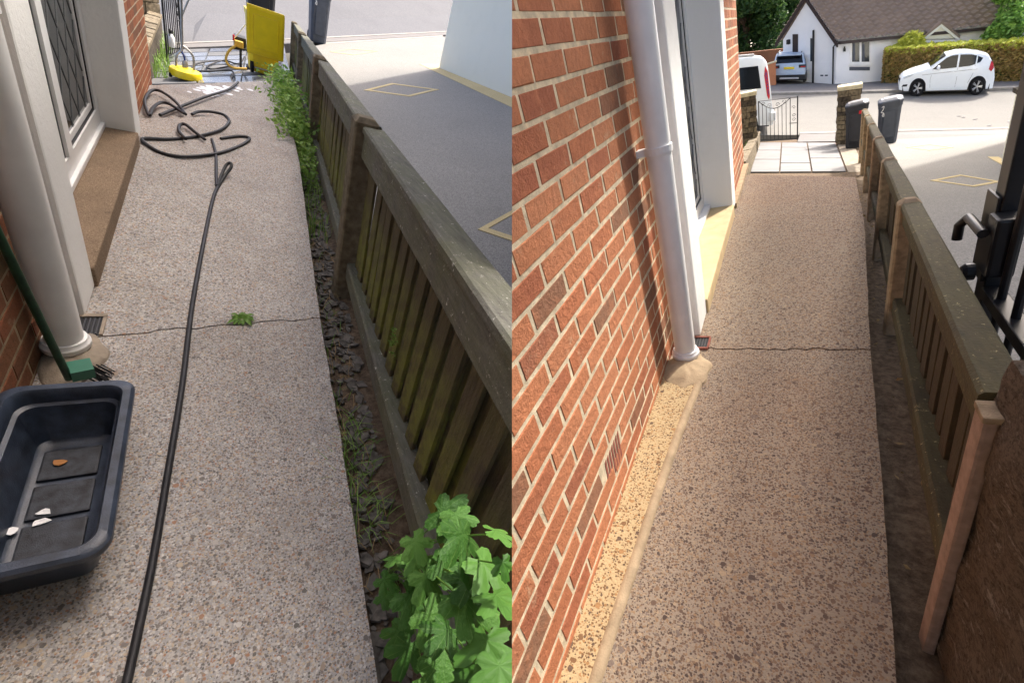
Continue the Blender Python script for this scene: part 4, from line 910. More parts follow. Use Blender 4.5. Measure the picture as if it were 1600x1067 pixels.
# white van, rear end to the right
va_, vb_ = sp(1209, 211), sp(1150, 213); ex_ = (va_-vb_).normalized()*.9; nv_ = Vector((ex_.y, -ex_.x, 0)).normalized()
if nv_.y > 0: nv_ = -nv_
vh = R.vp(1185, 88, sp(1190, 212), ex_).z - sp(1190, 212).z
van = dict(L=4.9, hw=.95, wr=.33, wx=(1.0, 3.95), clear=.25, belt=1.1, tum=.12, round=.12,
    top=[(0, .8), (.1, .95), (.7, 1.1), (1.1, 1.25), (1.7, 1.85), (2.0, 1.95), (4.3, 1.97), (4.6, 1.93), (4.75, 1.8), (4.82, 1.3), (4.86, .95), (4.9, .5)],
    side=[[(3.2, 1.18), (3.2, 1.72), (4.42, 1.74), (4.5, 1.2)], [(1.6, 1.18), (1.75, 1.62), (2.9, 1.72), (2.9, 1.18)]],
    screens=[(1.15, 1.7, 'windscreen')], boxes=[('rear_bumper', MAT['car_white'], (4.76, -.93, .36), (4.98, .93, .58)), ('roof_rail', MAT['alloy'], (2.2, .7, 1.96), (4.3, .74, 2.03))],
    panels=[('stripe', MAT['red_paint'], [(4.62, 1.5), (4.66, 1.72), (4.74, 1.6), (4.8, .98), (4.76, .9), (4.7, 1.0)]), ('stripe', MAT['blue_paint'], [(4.66, 1.52), (4.68, 1.6), (4.72, 1.55), (4.76, 1.05), (4.74, 1.02)])])
car('parked_van', va_ - ex_*4.9 - nv_*.95, ex_, nv_, UP*(vh/1.98), van, MAT['car_white'], 'white van with red rear stripes behind the stone pillar', 'van')

# garden walls, trees and shrubs across the street
ra, rb = sp(1120, 133, .05)+Vector((0, 5, 0)), sp(1256, 131, .05)+Vector((0, 5, .2)); rd = rb-ra; rh = R.vp(1230, 75, ra, rd).z-ra.lerp(rb, .8).z
rn = Vector((-rd.y, rd.x, 0)).normalized()
solo('brick_wall', R, hexa([ra-UP, rb-UP, rb+rn*.2-UP, ra+rn*.2-UP, ra+UP*rh, rb+UP*rh, rb+rn*.2+UP*rh, ra+rn*.2+UP*rh]), MAT['brick_old'], 'red brown brick garden wall behind the pale blue car', 'wall', cl=True)
pq = sp(1203, 134, 0); pw2 = (sp(1212, 134)-pq).length; ph2 = R.vp(1207, 98, pq, (1, 0)).z-pq.z
t = thing('brick_pier', R, pq, 'short orange brick pier beside the white van', 'pier')
part('shaft', box((pq.x-.1, pq.y-.6, pq.z-.3), (pq.x+pw2, pq.y-.3, pq.z+ph2)), MAT['brick'], t); part('cap', box((pq.x-.14, pq.y-.64, pq.z+ph2), (pq.x+pw2+.04, pq.y-.26, pq.z+ph2+.06)), MAT['coping'], t)
for i, (x, y, Y, h, rx, mt, nl, lb) in enumerate(((1168, 112, 44, 10, 3.0, 'tree_dark', 16000, 'dark leafy tree nearest the brick house corner'), (1205, 112, 48, 11, 3.2, 'tree_dark', 16000, 'dark leafy tree rising behind the brick garden wall'),
        (1240, 112, 52, 12, 3.0, 'tree_dark', 14000, 'dark tree behind the bungalow gable'), (1578, 96, 29.5, 4.6, 1.2, 'tree_light', 9000, 'bright green young tree rising above the hedge at the right'))):
    q = R.ax(x, y, 1, Y); tree('leafy_tree', R, (q.x, q.y, q.z-1.0), h, rx, lb, MAT[mt], nl, 30+i, .19 if mt == 'tree_dark' else .1, 'trees across the street', .05)
q = fpt(1412, 100)+nf*.5
def bf(r): d = Vector((r.gauss(0, 1), r.gauss(0, 1), r.gauss(0, 1))).normalized()*r.random()**.4; return q + Vector((d.x*.55, d.y*.4, .55+d.z*.75+.1*noise.noise(d*4)))
bt_ = thing('shrub', R, q, 'yellow green shrub against the bungalow front wall', 'shrub'); part('foliage', leafquads(3500, bf, .07, 44), MAT['hedge_top'], bt_); part('stem', tube([q-UP*.6, q+UP*.5], .03, 6), MAT['bark'], bt_)
solo('litter', R, leafquads(90, lambda r: Vector((redge(y_ := r.uniform(.9, 7))+r.uniform(.03, .16), y_, min(hz(TR, .4, y_), -.045)+.02)), .014, 8), MAT['twig'], 'dry leaf scraps on the bare soil strip', 'litter', kind='stuff', cl=True)

# ================================================================== THE UNCLEANED PATH (first visit)
ledge = path_edge(L, [(591, 1067), (558, 850), (527, 650), (500, 500), (467, 250), (451, 184), (436, 124)])
pl_ = thing('concrete_path', L, (0, 2, 0), 'weathered grey pebbled concrete path with a long black hose on it', 'path', None, 'structure')
path_slabs(L, pl_, ledge, -.62, [((165, 524), (500, 497)), ((208, 186), (452, 181)), ((235, 130), (436, 124))], MAT['path_dirty'], -.6, [0, .003, -.02], 13)
hl = thing('brick_house', L, (-.6, 2, 0), 'house with white door surround and grimy bricks along the uncleaned path', 'house')
XL = -.563; vb = brick_variants('brick', MAT['brick_old'], .2145, .0655, .06, 7, 5); vc = brick_variants('brick', MAT['brick'], .2145, .0655, .06, 7, 6)
wl = part('wall', box((-.9, -.6, -.15), (XL-.0018, 1.98, 2.0)), MAT['mortar_old'], hl)
brick_field(L, wl, XL, .5, 1.98, -.02, 1.7, .01, .06, vb)
wf = part('wall', box((-.9, 4.36, -.15), (-.5448, 6.2, 2.0)), MAT['mortar'], hl)
brick_field(L, wf, -.543, 4.36, 6.2, -.02, 1.5, .01, .02, vc)
part('upper_wall', box((-.9, -.6, 2.0), (XL, 6.2, 2.15)), MAT['render'], hl)
surround(L, hl, -.482, 2.0, 2.24, 4.1, 4.36, .1, -.64, MAT['sill_stone'], 2.0, -.60)
downpipe(L, hl, -.497, 1.77, .05, 2.14, .053)
part('gully_surround', lump(L, -.48, 1.72, .1, .17, .036, 5.1), MAT['cement_grey'], hl, True)
gy = L.g(140, 514)
gt = part('gully', box((gy.x-.05, gy.y-.05, -.02), (gy.x+.035, gy.y+.07, .005)), MAT['gasket'], hl)
part('gully_rim', join(box((gy.x-.06, gy.y+.07, 0), (gy.x+.045, gy.y+.09, .014)), box((gy.x+.035, gy.y-.05, 0), (gy.x+.046, gy.y+.069, .012))), MAT['cement_grey'], gt)
part('gully_grate', join(*[tube([(gy.x-.045+.014*k, gy.y-.045, .008), (gy.x-.045+.014*k, gy.y+.065, .008)], .0035, 5) for k in range(6)]), MAT['black_iron'], gt)
# fence
AL = Vector((.55, 2.34, -.08)); fxl = lambda y: AL.x+.087*(y-AL.y)
ft = thing('timber_fence', L, AL, 'mossy green slatted fence with lichened posts beside the uncleaned path', 'fence')
fence(L, ft, AL, .087, -.062, [2.34, 5.28, 8.9, 12.5], 1.03, .05, .985, .135, (.15, .245), .07, .132, (MAT['post_old'], MAT['rail_old'], MAT['slat_moss']), -.3, .1)
soil(L, 'soil', ledge, fxl, -.4, 9.2, TL, -.05, 'soil strip with slate chips between the uncleaned path and mossy fence')
r = random.Random(5); ch = []
for k in range(900):
    y = r.uniform(.3, 5.2); x = ledge(y)+r.uniform(.015, max(.04, fxl(y)+.06-ledge(y))); z = min(hz(TL, x, y), -.05)+.012; s = r.uniform(.008, .03)*(1 if r.random() < .8 else 1.5)
    ax_ = Vector((r.uniform(-.5, .5), r.uniform(-.5, .5), 1)).normalized(); u = ax_.orthogonal().normalized(); u.rotate(Matrix.Rotation(r.uniform(0, 6.28), 3, ax_)); v = ax_.cross(u); c = Vector((x, y, z))
    n = r.choice((4, 5, 5)); pts = [c + (u*math.cos(a*6.283/n)+v*math.sin(a*6.283/n)*r.uniform(.5, .9))*s*r.uniform(.7, 1.2) for a in range(n)]
    ch.append(([p-ax_*.004 for p in pts]+[p+ax_*.005 for p in pts], [tuple(range(n-1, -1, -1)), tuple(range(n, 2*n))]+[(i, (i+1) % n, n+(i+1) % n, n+i) for i in range(n)]))
solo('slate_chippings', L, join(*ch), MAT['slate'], 'loose slate chippings beside the edge of the uncleaned path', 'stones', kind='stuff', cl=True)
tw = []
for k in range(70):
    y = r.uniform(.5, 3.2); x = ledge(y)+r.uniform(-.01, .12); p = Vector((x, y, -.03)); a = r.uniform(0, 6.28); l = r.uniform(.05, .16); d = Vector((math.cos(a)*.4, math.sin(a), .25*r.random()))
    tw.append(tube([p, p+d*l*.5+UP*.02, p+d*l], .0013, 4))
solo('dry_stems', L, join(*tw), MAT['twig'], 'dry pale stems lying on the slate chippings', 'stems', kind='stuff', cl=True)
def gr(y0, y1, x0, x1): return lambda q: Vector((ledge(y := q.uniform(y0, y1))+q.uniform(x0, x1), y, min(hz(TL, ledge(y), y), -.05)+.01))
solo('grass', L, join(blades(260, gr(3.0, 4.4, .01, .16), .16, .003, 3), blades(150, gr(.75, 1.3, -.02, .12), .12, .0022, 4, 1.4), blades(60, gr(1.3, 3, .0, .12), .09, .0022, 9, 1.2)), MAT['weed'], 'grass tufts growing between the uncleaned path and fence', 'grass', kind='stuff', cl=True)
solo('weeds', L, join(leafquads(2600, lambda q: Vector((ledge(y := q.uniform(4.9, 7.8))+q.gauss(.02, .09), y, q.random()**1.6*.28-.08)), .03, 6), leafquads(500, lambda q: Vector((ledge(y := q.uniform(4.0, 5.2))+q.uniform(.0, .14), y, q.random()**1.5*.22-.08)), .022, 7), blades(300, gr(5, 7.8, -.04, .15), .22, .004, 8)), MAT['weed'], 'leafy green weeds spilling from the fence foot over the path end', 'weeds', kind='stuff')
dq = L.g(378, 500); lv = []
for k in range(16):
    a = k*2*math.pi/16+.2*r.random(); d = Vector((math.cos(a), math.sin(a), 0)); n_ = Vector((-d.y, d.x, 0)); l = r.uniform(.035, .075); w_ = .007
    p = [dq, dq+d*l*.45+UP*.018+n_*w_, dq+d*l*.75+UP*.016+n_*w_*1.3, dq+d*l+UP*.006, dq+d*l*.75+UP*.016-n_*w_*1.3, dq+d*l*.45+UP*.018-n_*w_]; lv.append((p, [(0, 1, 2, 3, 4, 5)]))
t = thing('dandelion', L, dq, 'small dandelion rosette growing in the path crack', 'weed')
for g_ in lv: part('leaf', g_, MAT['weed'], t)
fe = L.vp(622, 535, AL+Vector((.09, 0, 0)), (.087, 1)); fg = []
for k in range(14):
    p = fe+Vector((-.012, r.uniform(-.02, .02), -.05+.008*k)); a = r.uniform(-1, 1); fg.append(tube([p, p+Vector((-.015, a*.02, .01))], .0016, 4)); fg.append(leafquads(5, lambda q, p=p: p+Vector((-.018*q.random(), a*.03*q.random(), .012*q.random())), .006, k))
solo('fern', L, join(*fg), MAT['weed'], 'tiny pale fern sprouting from a mossy fence slat', 'fern')
# vine with lobed leaves in the near corner
def lobed():
    n = 60; V = [Vector((0, 0, .02))]; lob = ((0, 1, .36), (1.0, .86, .33), (-1.0, .86, .33), (2.0, .6, .34), (-2.0, .6, .34))
    def rad(a):
        v = .42
        for c, l, wd in lob: d = (a-c)/(wd*1.25); v = max(v, .42+(l-.42)*max(0, 1-abs(d)**2.6*.8)) if abs(d) < 1.1 else v
        return v*(1+.05*math.sin(a*22)) if abs(a) < 2.75 else .12+.2*(math.pi-abs(a))
    for k in (.5, 1):
        for i in range(n):
            a = -math.pi+2*math.pi*i/n; q = rad(a)*k; V.append(Vector((math.sin(a)*q, math.cos(a)*q, -.2*q*q+.05*math.cos(a*6.28)*q)))
    Fc = [(0, 1+i, 1+(i+1) % n) for i in range(n)] + [(1+i, 1+n+i, 1+n+(i+1) % n, 1+(i+1) % n) for i in range(n)]
    return V, Fc
lme = mesh('leaf', lobed(), MAT['vine'], True)
vbp = Vector((.42, .62, -.05)); vine = thing('vine_plant', L, vbp, 'bright green vine with lobed leaves in front of the near fence', 'plant')
px = [(650, 870, .065), (720, 835, .06), (690, 800, .05), (640, 930, .06), (720, 930, .06), (600, 930, .045), (665, 900, .05), (755, 880, .05), (700, 985, .05), (745, 960, .05), (690, 1030, .06), (640, 1010, .05), (600, 905, .04), (760, 1000, .05), (735, 905, .045), (775, 830, .035), (712, 805, .04), (785, 878, .02), (625, 985, .045), (670, 960, .05), (750, 1045, .055), (648, 845, .04), (690, 880, .05), (775, 930, .045), (620, 870, .04), (720, 1060, .05), (665, 1058, .05), (780, 1040, .045)]
for i, (x, y, s) in enumerate(px):
    p = L.vp(x, y, AL+Vector((-.03-.05*r.random(), 0, 0)), (.087, 1)); p = L.g(x, y, .03) if p.z < .03 else p
    ro = (r.uniform(-.35, .9), r.uniform(-.75, .5), r.uniform(2.0, 4.3)); s *= 1.25
    if L.side(p) < s*1.05:
        from mathutils import Euler
        mm = Euler(ro).to_matrix(); part('leaf', ([p + mm @ (q_*s) for q_ in lobed()[0]], lobed()[1]), MAT['vine'], vine, cl=L)
    else: piece('leaf', lme, p, vine, rot=ro, scale=(s, s, s))
    part('stem', tube(smooth([vbp+Vector((r.uniform(-.03, .03), r.uniform(-.05, .05), 0)), vbp.lerp(p, .55)+UP*.06, p-UP*.005], 5), .0014, 5), MAT['weed'], vine, cl=L)
# driveway of the first visit
tl = lambda x, y, u=0: L.pl(x, y, TL)+UP*u
d1, d2 = tl(505, 70), tl(692, 58); dd = d2-d1
poly = [(fxl(-.5)+.16, -.5), (fxl(5)+.16, 5), (fxl(13)+.18, 13), (d1.x, d1.y), ((d1+dd*1.6).x, (d1+dd*1.6).y), (14, -.5)]
dvl = solo('driveway', L, prism(poly, lambda x, y: hz(TL, x, y)-.2, lambda x, y: hz(TL, x, y)+.004), MAT['resin'], 'grey resin driveway with cream diamonds beyond the mossy fence', 'driveway', kind='structure', cl=True)
part('diamond_inlay', ringpoly(L, TL, [(568, 142), (612, 131), (686, 141), (640, 152)], .82, .01), MAT['resin_cream'], dvl, cl=L)
part('diamond_inlay', ringpoly(L, TL, [(515, 82), (550, 77), (590, 81), (553, 87)], .84, .01), MAT['resin_cream'], dvl, cl=L)
part('diamond_inlay', ringpoly(L, TL, [(746, 360), (800, 330), (868, 345), (812, 382)], .74, .01), MAT['resin_cream'], dvl, cl=L)
part('border_strip', prism([(p.x, p.y) for p in (tl(655, 101), tl(690, 101), tl(830, 168), tl(830, 183))], lambda x, y: hz(TL, x, y)-.02, lambda x, y: hz(TL, x, y)+.009), MAT['resin_cream'], dvl, cl=L)
part('edge_strip', slabof([tl(505, 70, .009), tl(692, 58, .009), tl(692, 56, .009), tl(505, 67.5, .009)], .03), MAT['kerb'], dvl)
# pale green wall with a small plaque
g0, g1 = tl(686, 107), tl(800, 150); gd = g1-g0; ghh = 2.3
gw = thing('garden_wall', L, g0, 'pale green rendered wall with a small plaque beside the driveway, unseen upper part added for shade', 'wall')
gn = Vector((gd.y, -gd.x, 0)).normalized()
if gn.x < 0: gn = -gn
SHADE_HT = 10.5                                    # unseen upper height of the wall, added to throw shade over the path
yy = lambda k: g0+gd*k
gv0, gv1 = yy(0), Vector((4.62, 4.4, hz(TL, 4.5, 4.4)))
part('wall', hexa([gv0-UP*.5, gv1-UP*.5, gv1+Vector((.35, 0, -.5)), gv0+Vector((.6, .2, -.5)), gv0+UP*SHADE_HT, gv1+UP*SHADE_HT, gv1+Vector((.35, 0, SHADE_HT)), gv0+Vector((.6, .2, SHADE_HT))]), MAT['pale_green'], gw)
gq = lambda x, y: L.vp(x, y, g0, gd)-gn*.01
q = [gq(739, -8), gq(760, -6), gq(759, 7), gq(740, 0)]
pq_ = part('plaque', (q+[p+gn*.02 for p in q], [(0, 1, 2, 3), (7, 6, 5, 4), (0, 4, 5, 1), (1, 5, 6, 2), (2, 6, 7, 3), (3, 7, 4, 0)]), MAT['car_blue'], gw)
# road, pavement
k1, k2 = tl(508, 64), tl(692, 54); kd = (k2-k1)
def lstrip(name, p, q, lift, mat, label, cat, th=.2):
    pts = [tl(*a, lift) for a in p]+[tl(*a, lift) for a in reversed(q)]
    return solo(name, L, slabof(pts, th), mat, label, cat, kind='structure', cl=True)
A0 = [(150, 82), (300, 75), (440, 70), (505, 66.8), (692, 55.6), (800, 49)]; A1 = [(150, 76), (300, 69), (440, 64), (505, 61), (692, 51.5), (800, 45)]; A2 = [(150, 74), (300, 67.2), (440, 62.4), (505, 59.3), (692, 50), (800, 43.6)]
lstrip('pavement', A0, A1, .008, MAT['pavement'], 'grey pavement between the driveway edge and far road', 'pavement'); lstrip('kerb', A1, A2, .02, MAT['kerb'], 'thin pale kerb line along the far road', 'kerb')
pts = [tl(*a, -.01) for a in A2]
bk = [p + Vector((2 + .3*i*3, 26, 2.6+1.1*i)) for i, p in enumerate(pts)]
solo('road', L, slabof(pts+list(reversed(bk)), .2), MAT['asphalt'], 'grey asphalt road across the top of the driveway', 'road', kind='structure', cl=True)
lg = [(-6, 5.2), (1.0, 7.4), (1.3, 12), (1.6, 15.5), (-6, 15.5)]
solo('ground', L, prism(lg, lambda x, y: hz(TL, x, y)-.3, lambda x, y: hz(TL, x, y)-.03), MAT['slab_wet'], 'wet concrete ground beyond the end of the uncleaned path', 'ground', kind='structure')
pvl = thing('paving', L, tl(300, 120), 'wet grey paving slabs at the end of the uncleaned path', 'paving', kind='structure')
c00, c10, c11, c01 = tl(232, 132), tl(440, 128), tl(440, 72), tl(262, 78); bl2 = lambda u, v: (c00*(1-u)+c10*u)*(1-v)+(c01*(1-u)+c11*u)*v
for i in range(3):
    for j in range(7): part('paving_slab', slabof([bl2(a, b) for a, b in ((i/3+.006, j/7+.008), ((i+1)/3-.006, j/7+.008), ((i+1)/3-.006, (j+1)/7-.008), (i/3+.006, (j+1)/7-.008))], .04), MAT['slab_wet'] if (i+j) % 3 else MAT['slab'], pvl)
fm = []
for k in range(60):
    q = L.g(r.gauss(338, 16), r.gauss(141, 4), -.018); fm.append(lathe(q, UP, [(r.uniform(.02, .05), 0), (.01, .006)], 8))
solo('soap_foam', L, join(*fm), MAT['foam'], 'thin white soap foam patch on the path end', 'foam', kind='stuff')
# tub
def tub():
    zt_ = .2; fr_ = L.g(180, 862, zt_); br_ = L.g(205, 590, zt_); fl_ = L.g(0, 895, zt_); bl_ = L.g(0, 602, zt_)
    xr = (fr_.x+br_.x)/2; y0, y1 = (fr_.y+fl_.y)/2, (br_.y+bl_.y)/2; wx = .306; cx, cy = xr-wx/2, (y0+y1)/2; hx, hy = wx/2, (y1-y0)/2
    t = thing('storage_tub', L, (cx, cy, 0), 'dark navy plastic tub with debris inside on the near path', 'tub')
    def rr(a, b, c, z, n=6):
        o = []
        for sx, sy, a0 in ((1, -1, -90), (1, 1, 0), (-1, 1, 90), (-1, -1, 180)):
            for k in range(n+1): an = math.radians(a0+90*k/n); o.append(Vector((cx+sx*(a-c)+c*math.cos(an), cy+sy*(b-c)+c*math.sin(an), z)))
        return o
    secs = [rr(hx-.065, hy-.075, .03, .0), rr(hx-.055, hy-.065, .035, .008), rr(hx-.024, hy-.028, .045, .165), rr(hx-.002, hy-.003, .05, .168), rr(hx, hy, .052, .178), rr(hx, hy, .052, .192), rr(hx-.008, hy-.008, .05, .2), rr(hx-.026, hy-.028, .042, .2), rr(hx-.032, hy-.034, .04, .192),
            rr(hx-.036, hy-.04, .04, .155), rr(hx-.046, hy-.05, .038, .15), rr(hx-.066, hy-.078, .03, .03), rr(hx-.076, hy-.088, .03, .022), rr(hx-.1, hy-.11, .02, .0215)]
    n = len(secs[0]); V = [p for s in secs for p in s]; Fc = [(i*n+k, i*n+(k+1) % n, (i+1)*n+(k+1) % n, (i+1)*n+k) for i in range(len(secs)-1) for k in range(n)]
    Fc += [tuple(range(n-1, -1, -1)), tuple(range((len(secs)-1)*n, len(secs)*n))]
    part('body', (V, Fc), MAT['black_plastic'], t, True)
    for k in range(3):
        yy = cy+hy*.42-k*hy*.42; part('floor_rib', chbox((cx-hx+.085, yy-hy*.18, .02), (cx+hx-.09, yy+hy*.18, .032), .006), MAT['tub_dust'], t)
    for k, (x, y) in enumerate(((92, 722), (70, 800), (64, 815), (18, 830))):
        q = L.g(x, y, .036); rr_ = random.Random(k); ps = [q+Vector((math.cos(a)*.018*rr_.uniform(.5, 1.2), math.sin(a)*.012*rr_.uniform(.5, 1.2), .004*rr_.random())) for a in np.linspace(0, 5.6, 8)]
        solo('dry_leaf' if k == 0 else 'paper_scrap', L, (ps+[p-UP*.002 for p in ps], [tuple(range(8)), tuple(range(15, 7, -1))]+[(i, (i+1) % 8, 8+(i+1) % 8, 8+i) for i in range(8)]), MAT['dry_leaf'] if k == 0 else MAT['white_paint'],
             ('curled brown dry leaf inside the dark tub', 'larger white paper scrap on the tub floor', 'smaller white paper scrap on the tub floor, nearest the front', 'small pale wrapper at the left of the tub floor')[k], 'leaf' if k == 0 else 'litter')
tub()
# broom
b0, b1 = L.g(108, 592, .06), L.ax(0, 372, 0, -.497); top = b1+(b1-b0)*.8
t = thing('broom', L, b0, 'green handled broom leaning against the brick wall behind the tub', 'broom')
part('handle', tube([b0, b0.lerp(b1, .5), b1, top], .011, 12), MAT['green_pole'], t, True)
hdp = L.g(128, 580, .07); part('head', obox(hdp, (.95, .3, 0), (-.3, .95, 0), UP, (-.03, -.03, -.015), (.03, .035, .025)), MAT['green_plastic'], t)
for k in range(28): p = hdp+Vector((r.uniform(.0, .045), r.uniform(-.02, .05), -.012)); part('bristle', tube([p, p+Vector((.025+.01*r.random(), .012, -.05))], .0022, 4), MAT['gasket'], t)
# hose
H1 = [(196, 1075), (215, 990), (240, 870), (262, 740), (285, 600), (300, 480), (318, 380), (333, 310), (343, 288)]
hp = [L.g(x, y, .011) for x, y in H1]
lp = [L.g(352, 274, .03), L.g(361, 262, .07), L.g(360, 255, .09), L.g(353, 259, .07), L.g(345, 276, .03), L.g(339, 291, .012), L.g(338, 270, .011), L.g(337, 240, .011), L.g(331, 218, .012)]
H2 = [(345, 217), (375, 213), (390, 217), (375, 228), (340, 240), (290, 245), (255, 240), (232, 228), (224, 217), (265, 218), (310, 213), (345, 203), (358, 190), (350, 180), (330, 175), (310, 175), (300, 179)]
H3 = [(320, 218), (305, 207), (290, 195), (281, 196), (280, 206), (290, 217)]; H4 = [(290, 179), (275, 160), (255, 145), (240, 141), (230, 148), (226, 160), (230, 175), (234, 180), (238, 170), (250, 161), (265, 163), (288, 178)]
H5 = [(250, 180), (280, 168), (320, 152), (355, 141), (370, 131), (372, 128)]
H6 = [(363, 126), (365, 119), (358, 114), (325, 115), (300, 113), (310, 103), (345, 98), (360, 106), (330, 112), (325, 106), (350, 98), (372, 104), (382, 92)]
def lift(H, z): return [L.g(x, y, z+.004*(i % 3)) for i, (x, y) in enumerate(H)]
t = thing('pressure_hose', L, hp[0], 'long black pressure hose running up the uncleaned path in loops', 'hose')
part('hose', tube(smooth(hp+lp, 6), .0105, 10), MAT['hose'], t, True)
for H, z in ((H2, .012), (H3, .03), (H4, .02), (H5, .01)): part('hose', tube(smooth(lift(H, z), 6), .0125, 8), MAT['hose'], t, True)
part('hose', tube(smooth([tl(x, y, .03+.004*(i % 3)) for i, (x, y) in enumerate(H6)], 6), .014, 8), MAT['hose'], t, True)
# surface cleaner
cc = tl(291, 124); cr = (tl(316, 122)-tl(267, 122)).length/2
t = thing('surface_cleaner', L, cc, 'yellow round surface cleaner with steel handle at the path end', 'cleaner')
part('deck', lathe(cc+UP*.03, UP, [(cr*.96, 0), (cr, .01), (cr, .07), (cr*.93, .1), (cr*.5, .13), (cr*.2, .14)], 32), MAT['yellow'], t, True)
part('swivel', lathe(cc+UP*.16, UP, [(.04, 0), (.04, .06), (.025, .1)], 12), MAT['steel'], t)
for a in (3.6, 5.8, 1.6): p = cc+Vector((math.cos(a)*cr, math.sin(a)*cr, .03)); part('castor', lathe(p-Vector((.02, 0, 0)), (1, 0, 0), [(.03, 0), (.03, .04)], 12), MAT['tyre'], t)
cp = lambda x, y: L.vp(x, y, cc, (1, .0))
part('handle', join(tube(smooth([cp(276, 114), cp(276, 88), cp(284, 76), cp(284, 40), cp(283, 0), cp(280, -25)], 5), .016, 8), tube(smooth([cp(303, 111), cp(302, 90), cp(293, 78), cp(285, 72)], 5), .016, 8), tube([cp(268, -25), cp(300, -25)], .018, 8), tube([cp(284, 26), cp(297, -6)], .012, 6)), MAT['steel'], t, True)
part('feed_hose', tube(smooth([cp(289, 102), cp(288, 90), cp(283, 80)], 5), .014, 6), MAT['blue_paint'], t)
# bins
yb = tl(412, 118); yw = (L.vp(440, 40, yb, (1, 0))-L.vp(382, 40, yb, (1, 0))).length; yh = L.vp(408, 10, yb, (1, 0)).z-yb.z
bin_('wheelie_bin', L, yb+Vector((0, .2, 0)), (-1, -.05, 0), (.05, -1, 0), yh, yw*.92, yw*.9, MAT['yellow'], 'bright yellow wheelie bin with its lid hanging open by the fence', 'wheelie bins', None, None, True)
gb_ = tl(495, 68); gwid = (L.vp(511, 30, gb_, (1, 0))-L.vp(479, 30, gb_, (1, 0))).length
bin_('wheelie_bin', L, gb_, (1, .05, 0), (-.05, 1, 0), 1.25, gwid*.92, gwid*1.0, MAT['bin_grey'], 'slate grey wheelie bin standing beyond the mossy fence', 'wheelie bins', None, num(gwid*.92, gwid, 1.25))
kb = tl(412, 84)+Vector((0, 1.0, 0)); kb.z = hz(TL, kb.x, kb.y)
bin_('wheelie_bin', L, kb, (1, .05, 0), (-.05, 1, 0), 1.35, .55, .55, MAT['bin_black'], 'black wheelie bin directly behind the yellow bin', 'wheelie bins')
# pressure washer with mustard hose
pw0 = tl(374, 108); W_ = lambda x, y, d=0: L.vp(x, y, pw0+Vector((0, d, 0)), (1, 0))
t = thing('pressure_washer', L, pw0, 'pressure washer with brass pump standing beside the yellow bin', 'machine')
part('frame', join(tube([W_(362, 76), W_(386, 78)], .02, 6), tube([W_(376, 78), W_(376, 106)], .02, 6), tube([W_(362, 76, .3), W_(386, 78, .3)], .02, 6), tube([W_(362, 76), W_(362, 76, .3)], .02, 6)), MAT['trim'], t)
a, b = W_(366, 76), W_(385, 62); part('engine', chbox((a.x, a.y+.02, a.z), (b.x, a.y+.3, b.z), .02), MAT['trim'], t); a, b = W_(366, 72), W_(380, 66); part('pump', chbox((a.x, a.y-.08, a.z), (b.x, a.y+.01, b.z), .015), MAT['yellow_hose'], t)
part('lance', tube([W_(364, 62), W_(386, 36)], .01, 6), MAT['white_paint'], t); part('valve', lathe(W_(365, 64), UP, [(.015, 0), (.015, .09)], 8), MAT['red_paint'], t)
part('wheel', lathe(W_(388, 110), (1, 0, 0), [(.09, -.03), (.09, .03)], 16), MAT['tyre'], t)
yhz = thing('garden_hose', L, pw0, 'mustard yellow hose looped under the pressure washer', 'hose')
part('hose', tube(smooth([W_(368, 72, -.1), W_(358, 80, -.12), W_(353, 92, -.14), W_(357, 102, -.16), W_(368, 107, -.16), W_(386, 108, -.15)], 6), .02, 8), MAT['yellow_hose'], yhz, True)
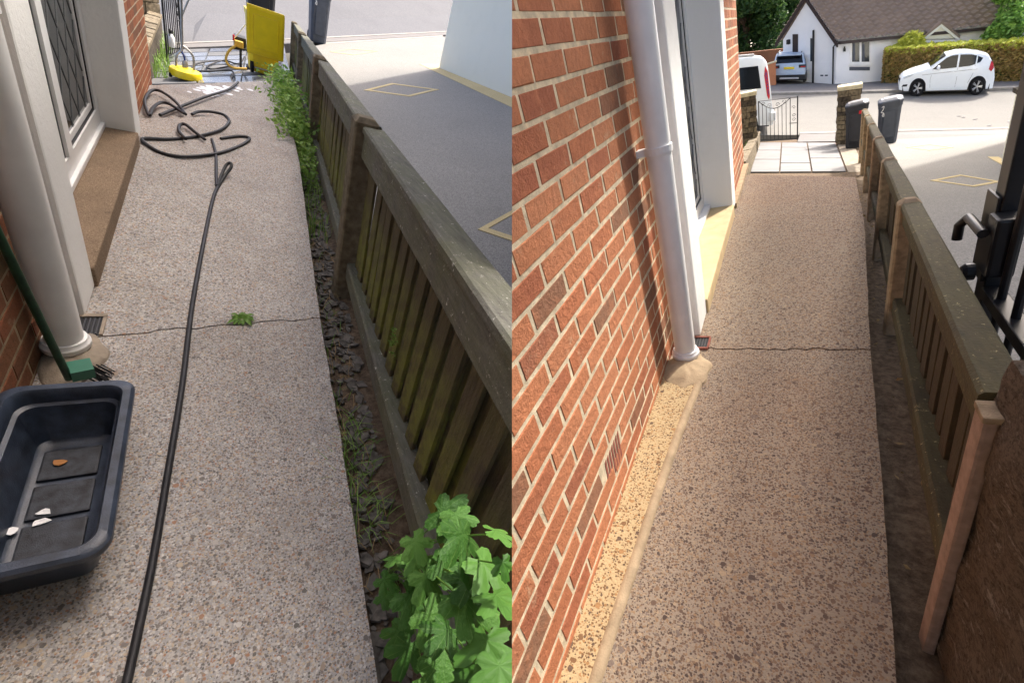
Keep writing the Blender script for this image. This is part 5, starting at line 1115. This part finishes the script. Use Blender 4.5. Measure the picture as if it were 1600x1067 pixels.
# gate, low wall, pillar, bottle, pot by the lower gateway
g_a, g_b = tl(262, 96), tl(278, 95); iron_gate('iron_gate', L, g_a, g_a+(g_b-g_a)*1.2+Vector((0, 1.0, -.04)), 1.3, .2, 'black wrought iron gate standing open behind the surface cleaner', 7)
wa, wb = tl(238, 129), tl(257, 62); ex = wb-wa; ln = ex.length; exs = ex.normalized(); ey = Vector((-ex.y, ex.x, 0)).normalized()
if ey.x > 0: ey = -ey
t = thing('garden_wall', L, wa, 'low mossy stone wall left of the wet paving', 'wall')
part('wall', obox(wa, exs, ey, UP, (0, .02, -.3), (ln, .2, .4)), MAT['stone_dark'], t)
for k in range(14): part('coping_stone', skew(chbox((k*ln/14+.01, 0, .4), ((k+1)*ln/14-.01, .23, .46+.03*r.random()), .012), wa, exs, ey, UP), MAT['stone'], t)
solo('weeds', L, blades(240, lambda q: wa+exs*q.uniform(.3, ln)-ey*q.uniform(0, .18), .25, .008, 15), MAT['weed'], 'green weeds along the foot of the low mossy wall', 'weeds', kind='stuff')
pA = tl(230, 62); pB = tl(254, 60); ex = pB-pA; ex.z = 0; w_ = ex.length; ex.normalize()
t = thing('stone_pillar', L, pA, 'tall rough stone wall end at the lower gateway', 'pillar'); stonework(L, t, pA-ex*.6, ex, Vector((-ex.y, ex.x, 0)), w_+.6, .5, 1.7, 9, MAT['stone'], 21, .3)
bq = tl(268, 92); bp = lambda x, y: L.vp(x, y, bq, (1, 0)); c_ = bp(268, 74)
t = thing('spray_bottle', L, c_, 'white pump spray bottle hanging on the open iron gate', 'bottle')
part('bottle', lathe(c_, UP, [(.05, 0), (.06, .02), (.06, .16), (.03, .2), (.02, .22)], 14), MAT['white_paint'], t, True); part('nozzle', lathe(c_+UP*.22, UP, [(.03, 0), (.03, .05), (.015, .07)], 10), MAT['gasket'], t)
q = tl(233, 86)+UP*.1
t = thing('plant_pot', L, q, 'small white pot with dark lid behind the low mossy wall', 'pot'); part('pot', lathe(q, UP, [(.09, 0), (.11, .2), (.12, .22)], 14), MAT['white_paint'], t); part('lid', lathe(q+UP*.22, UP, [(.13, 0), (.13, .04), (.1, .06)], 14), MAT['trim'], t)
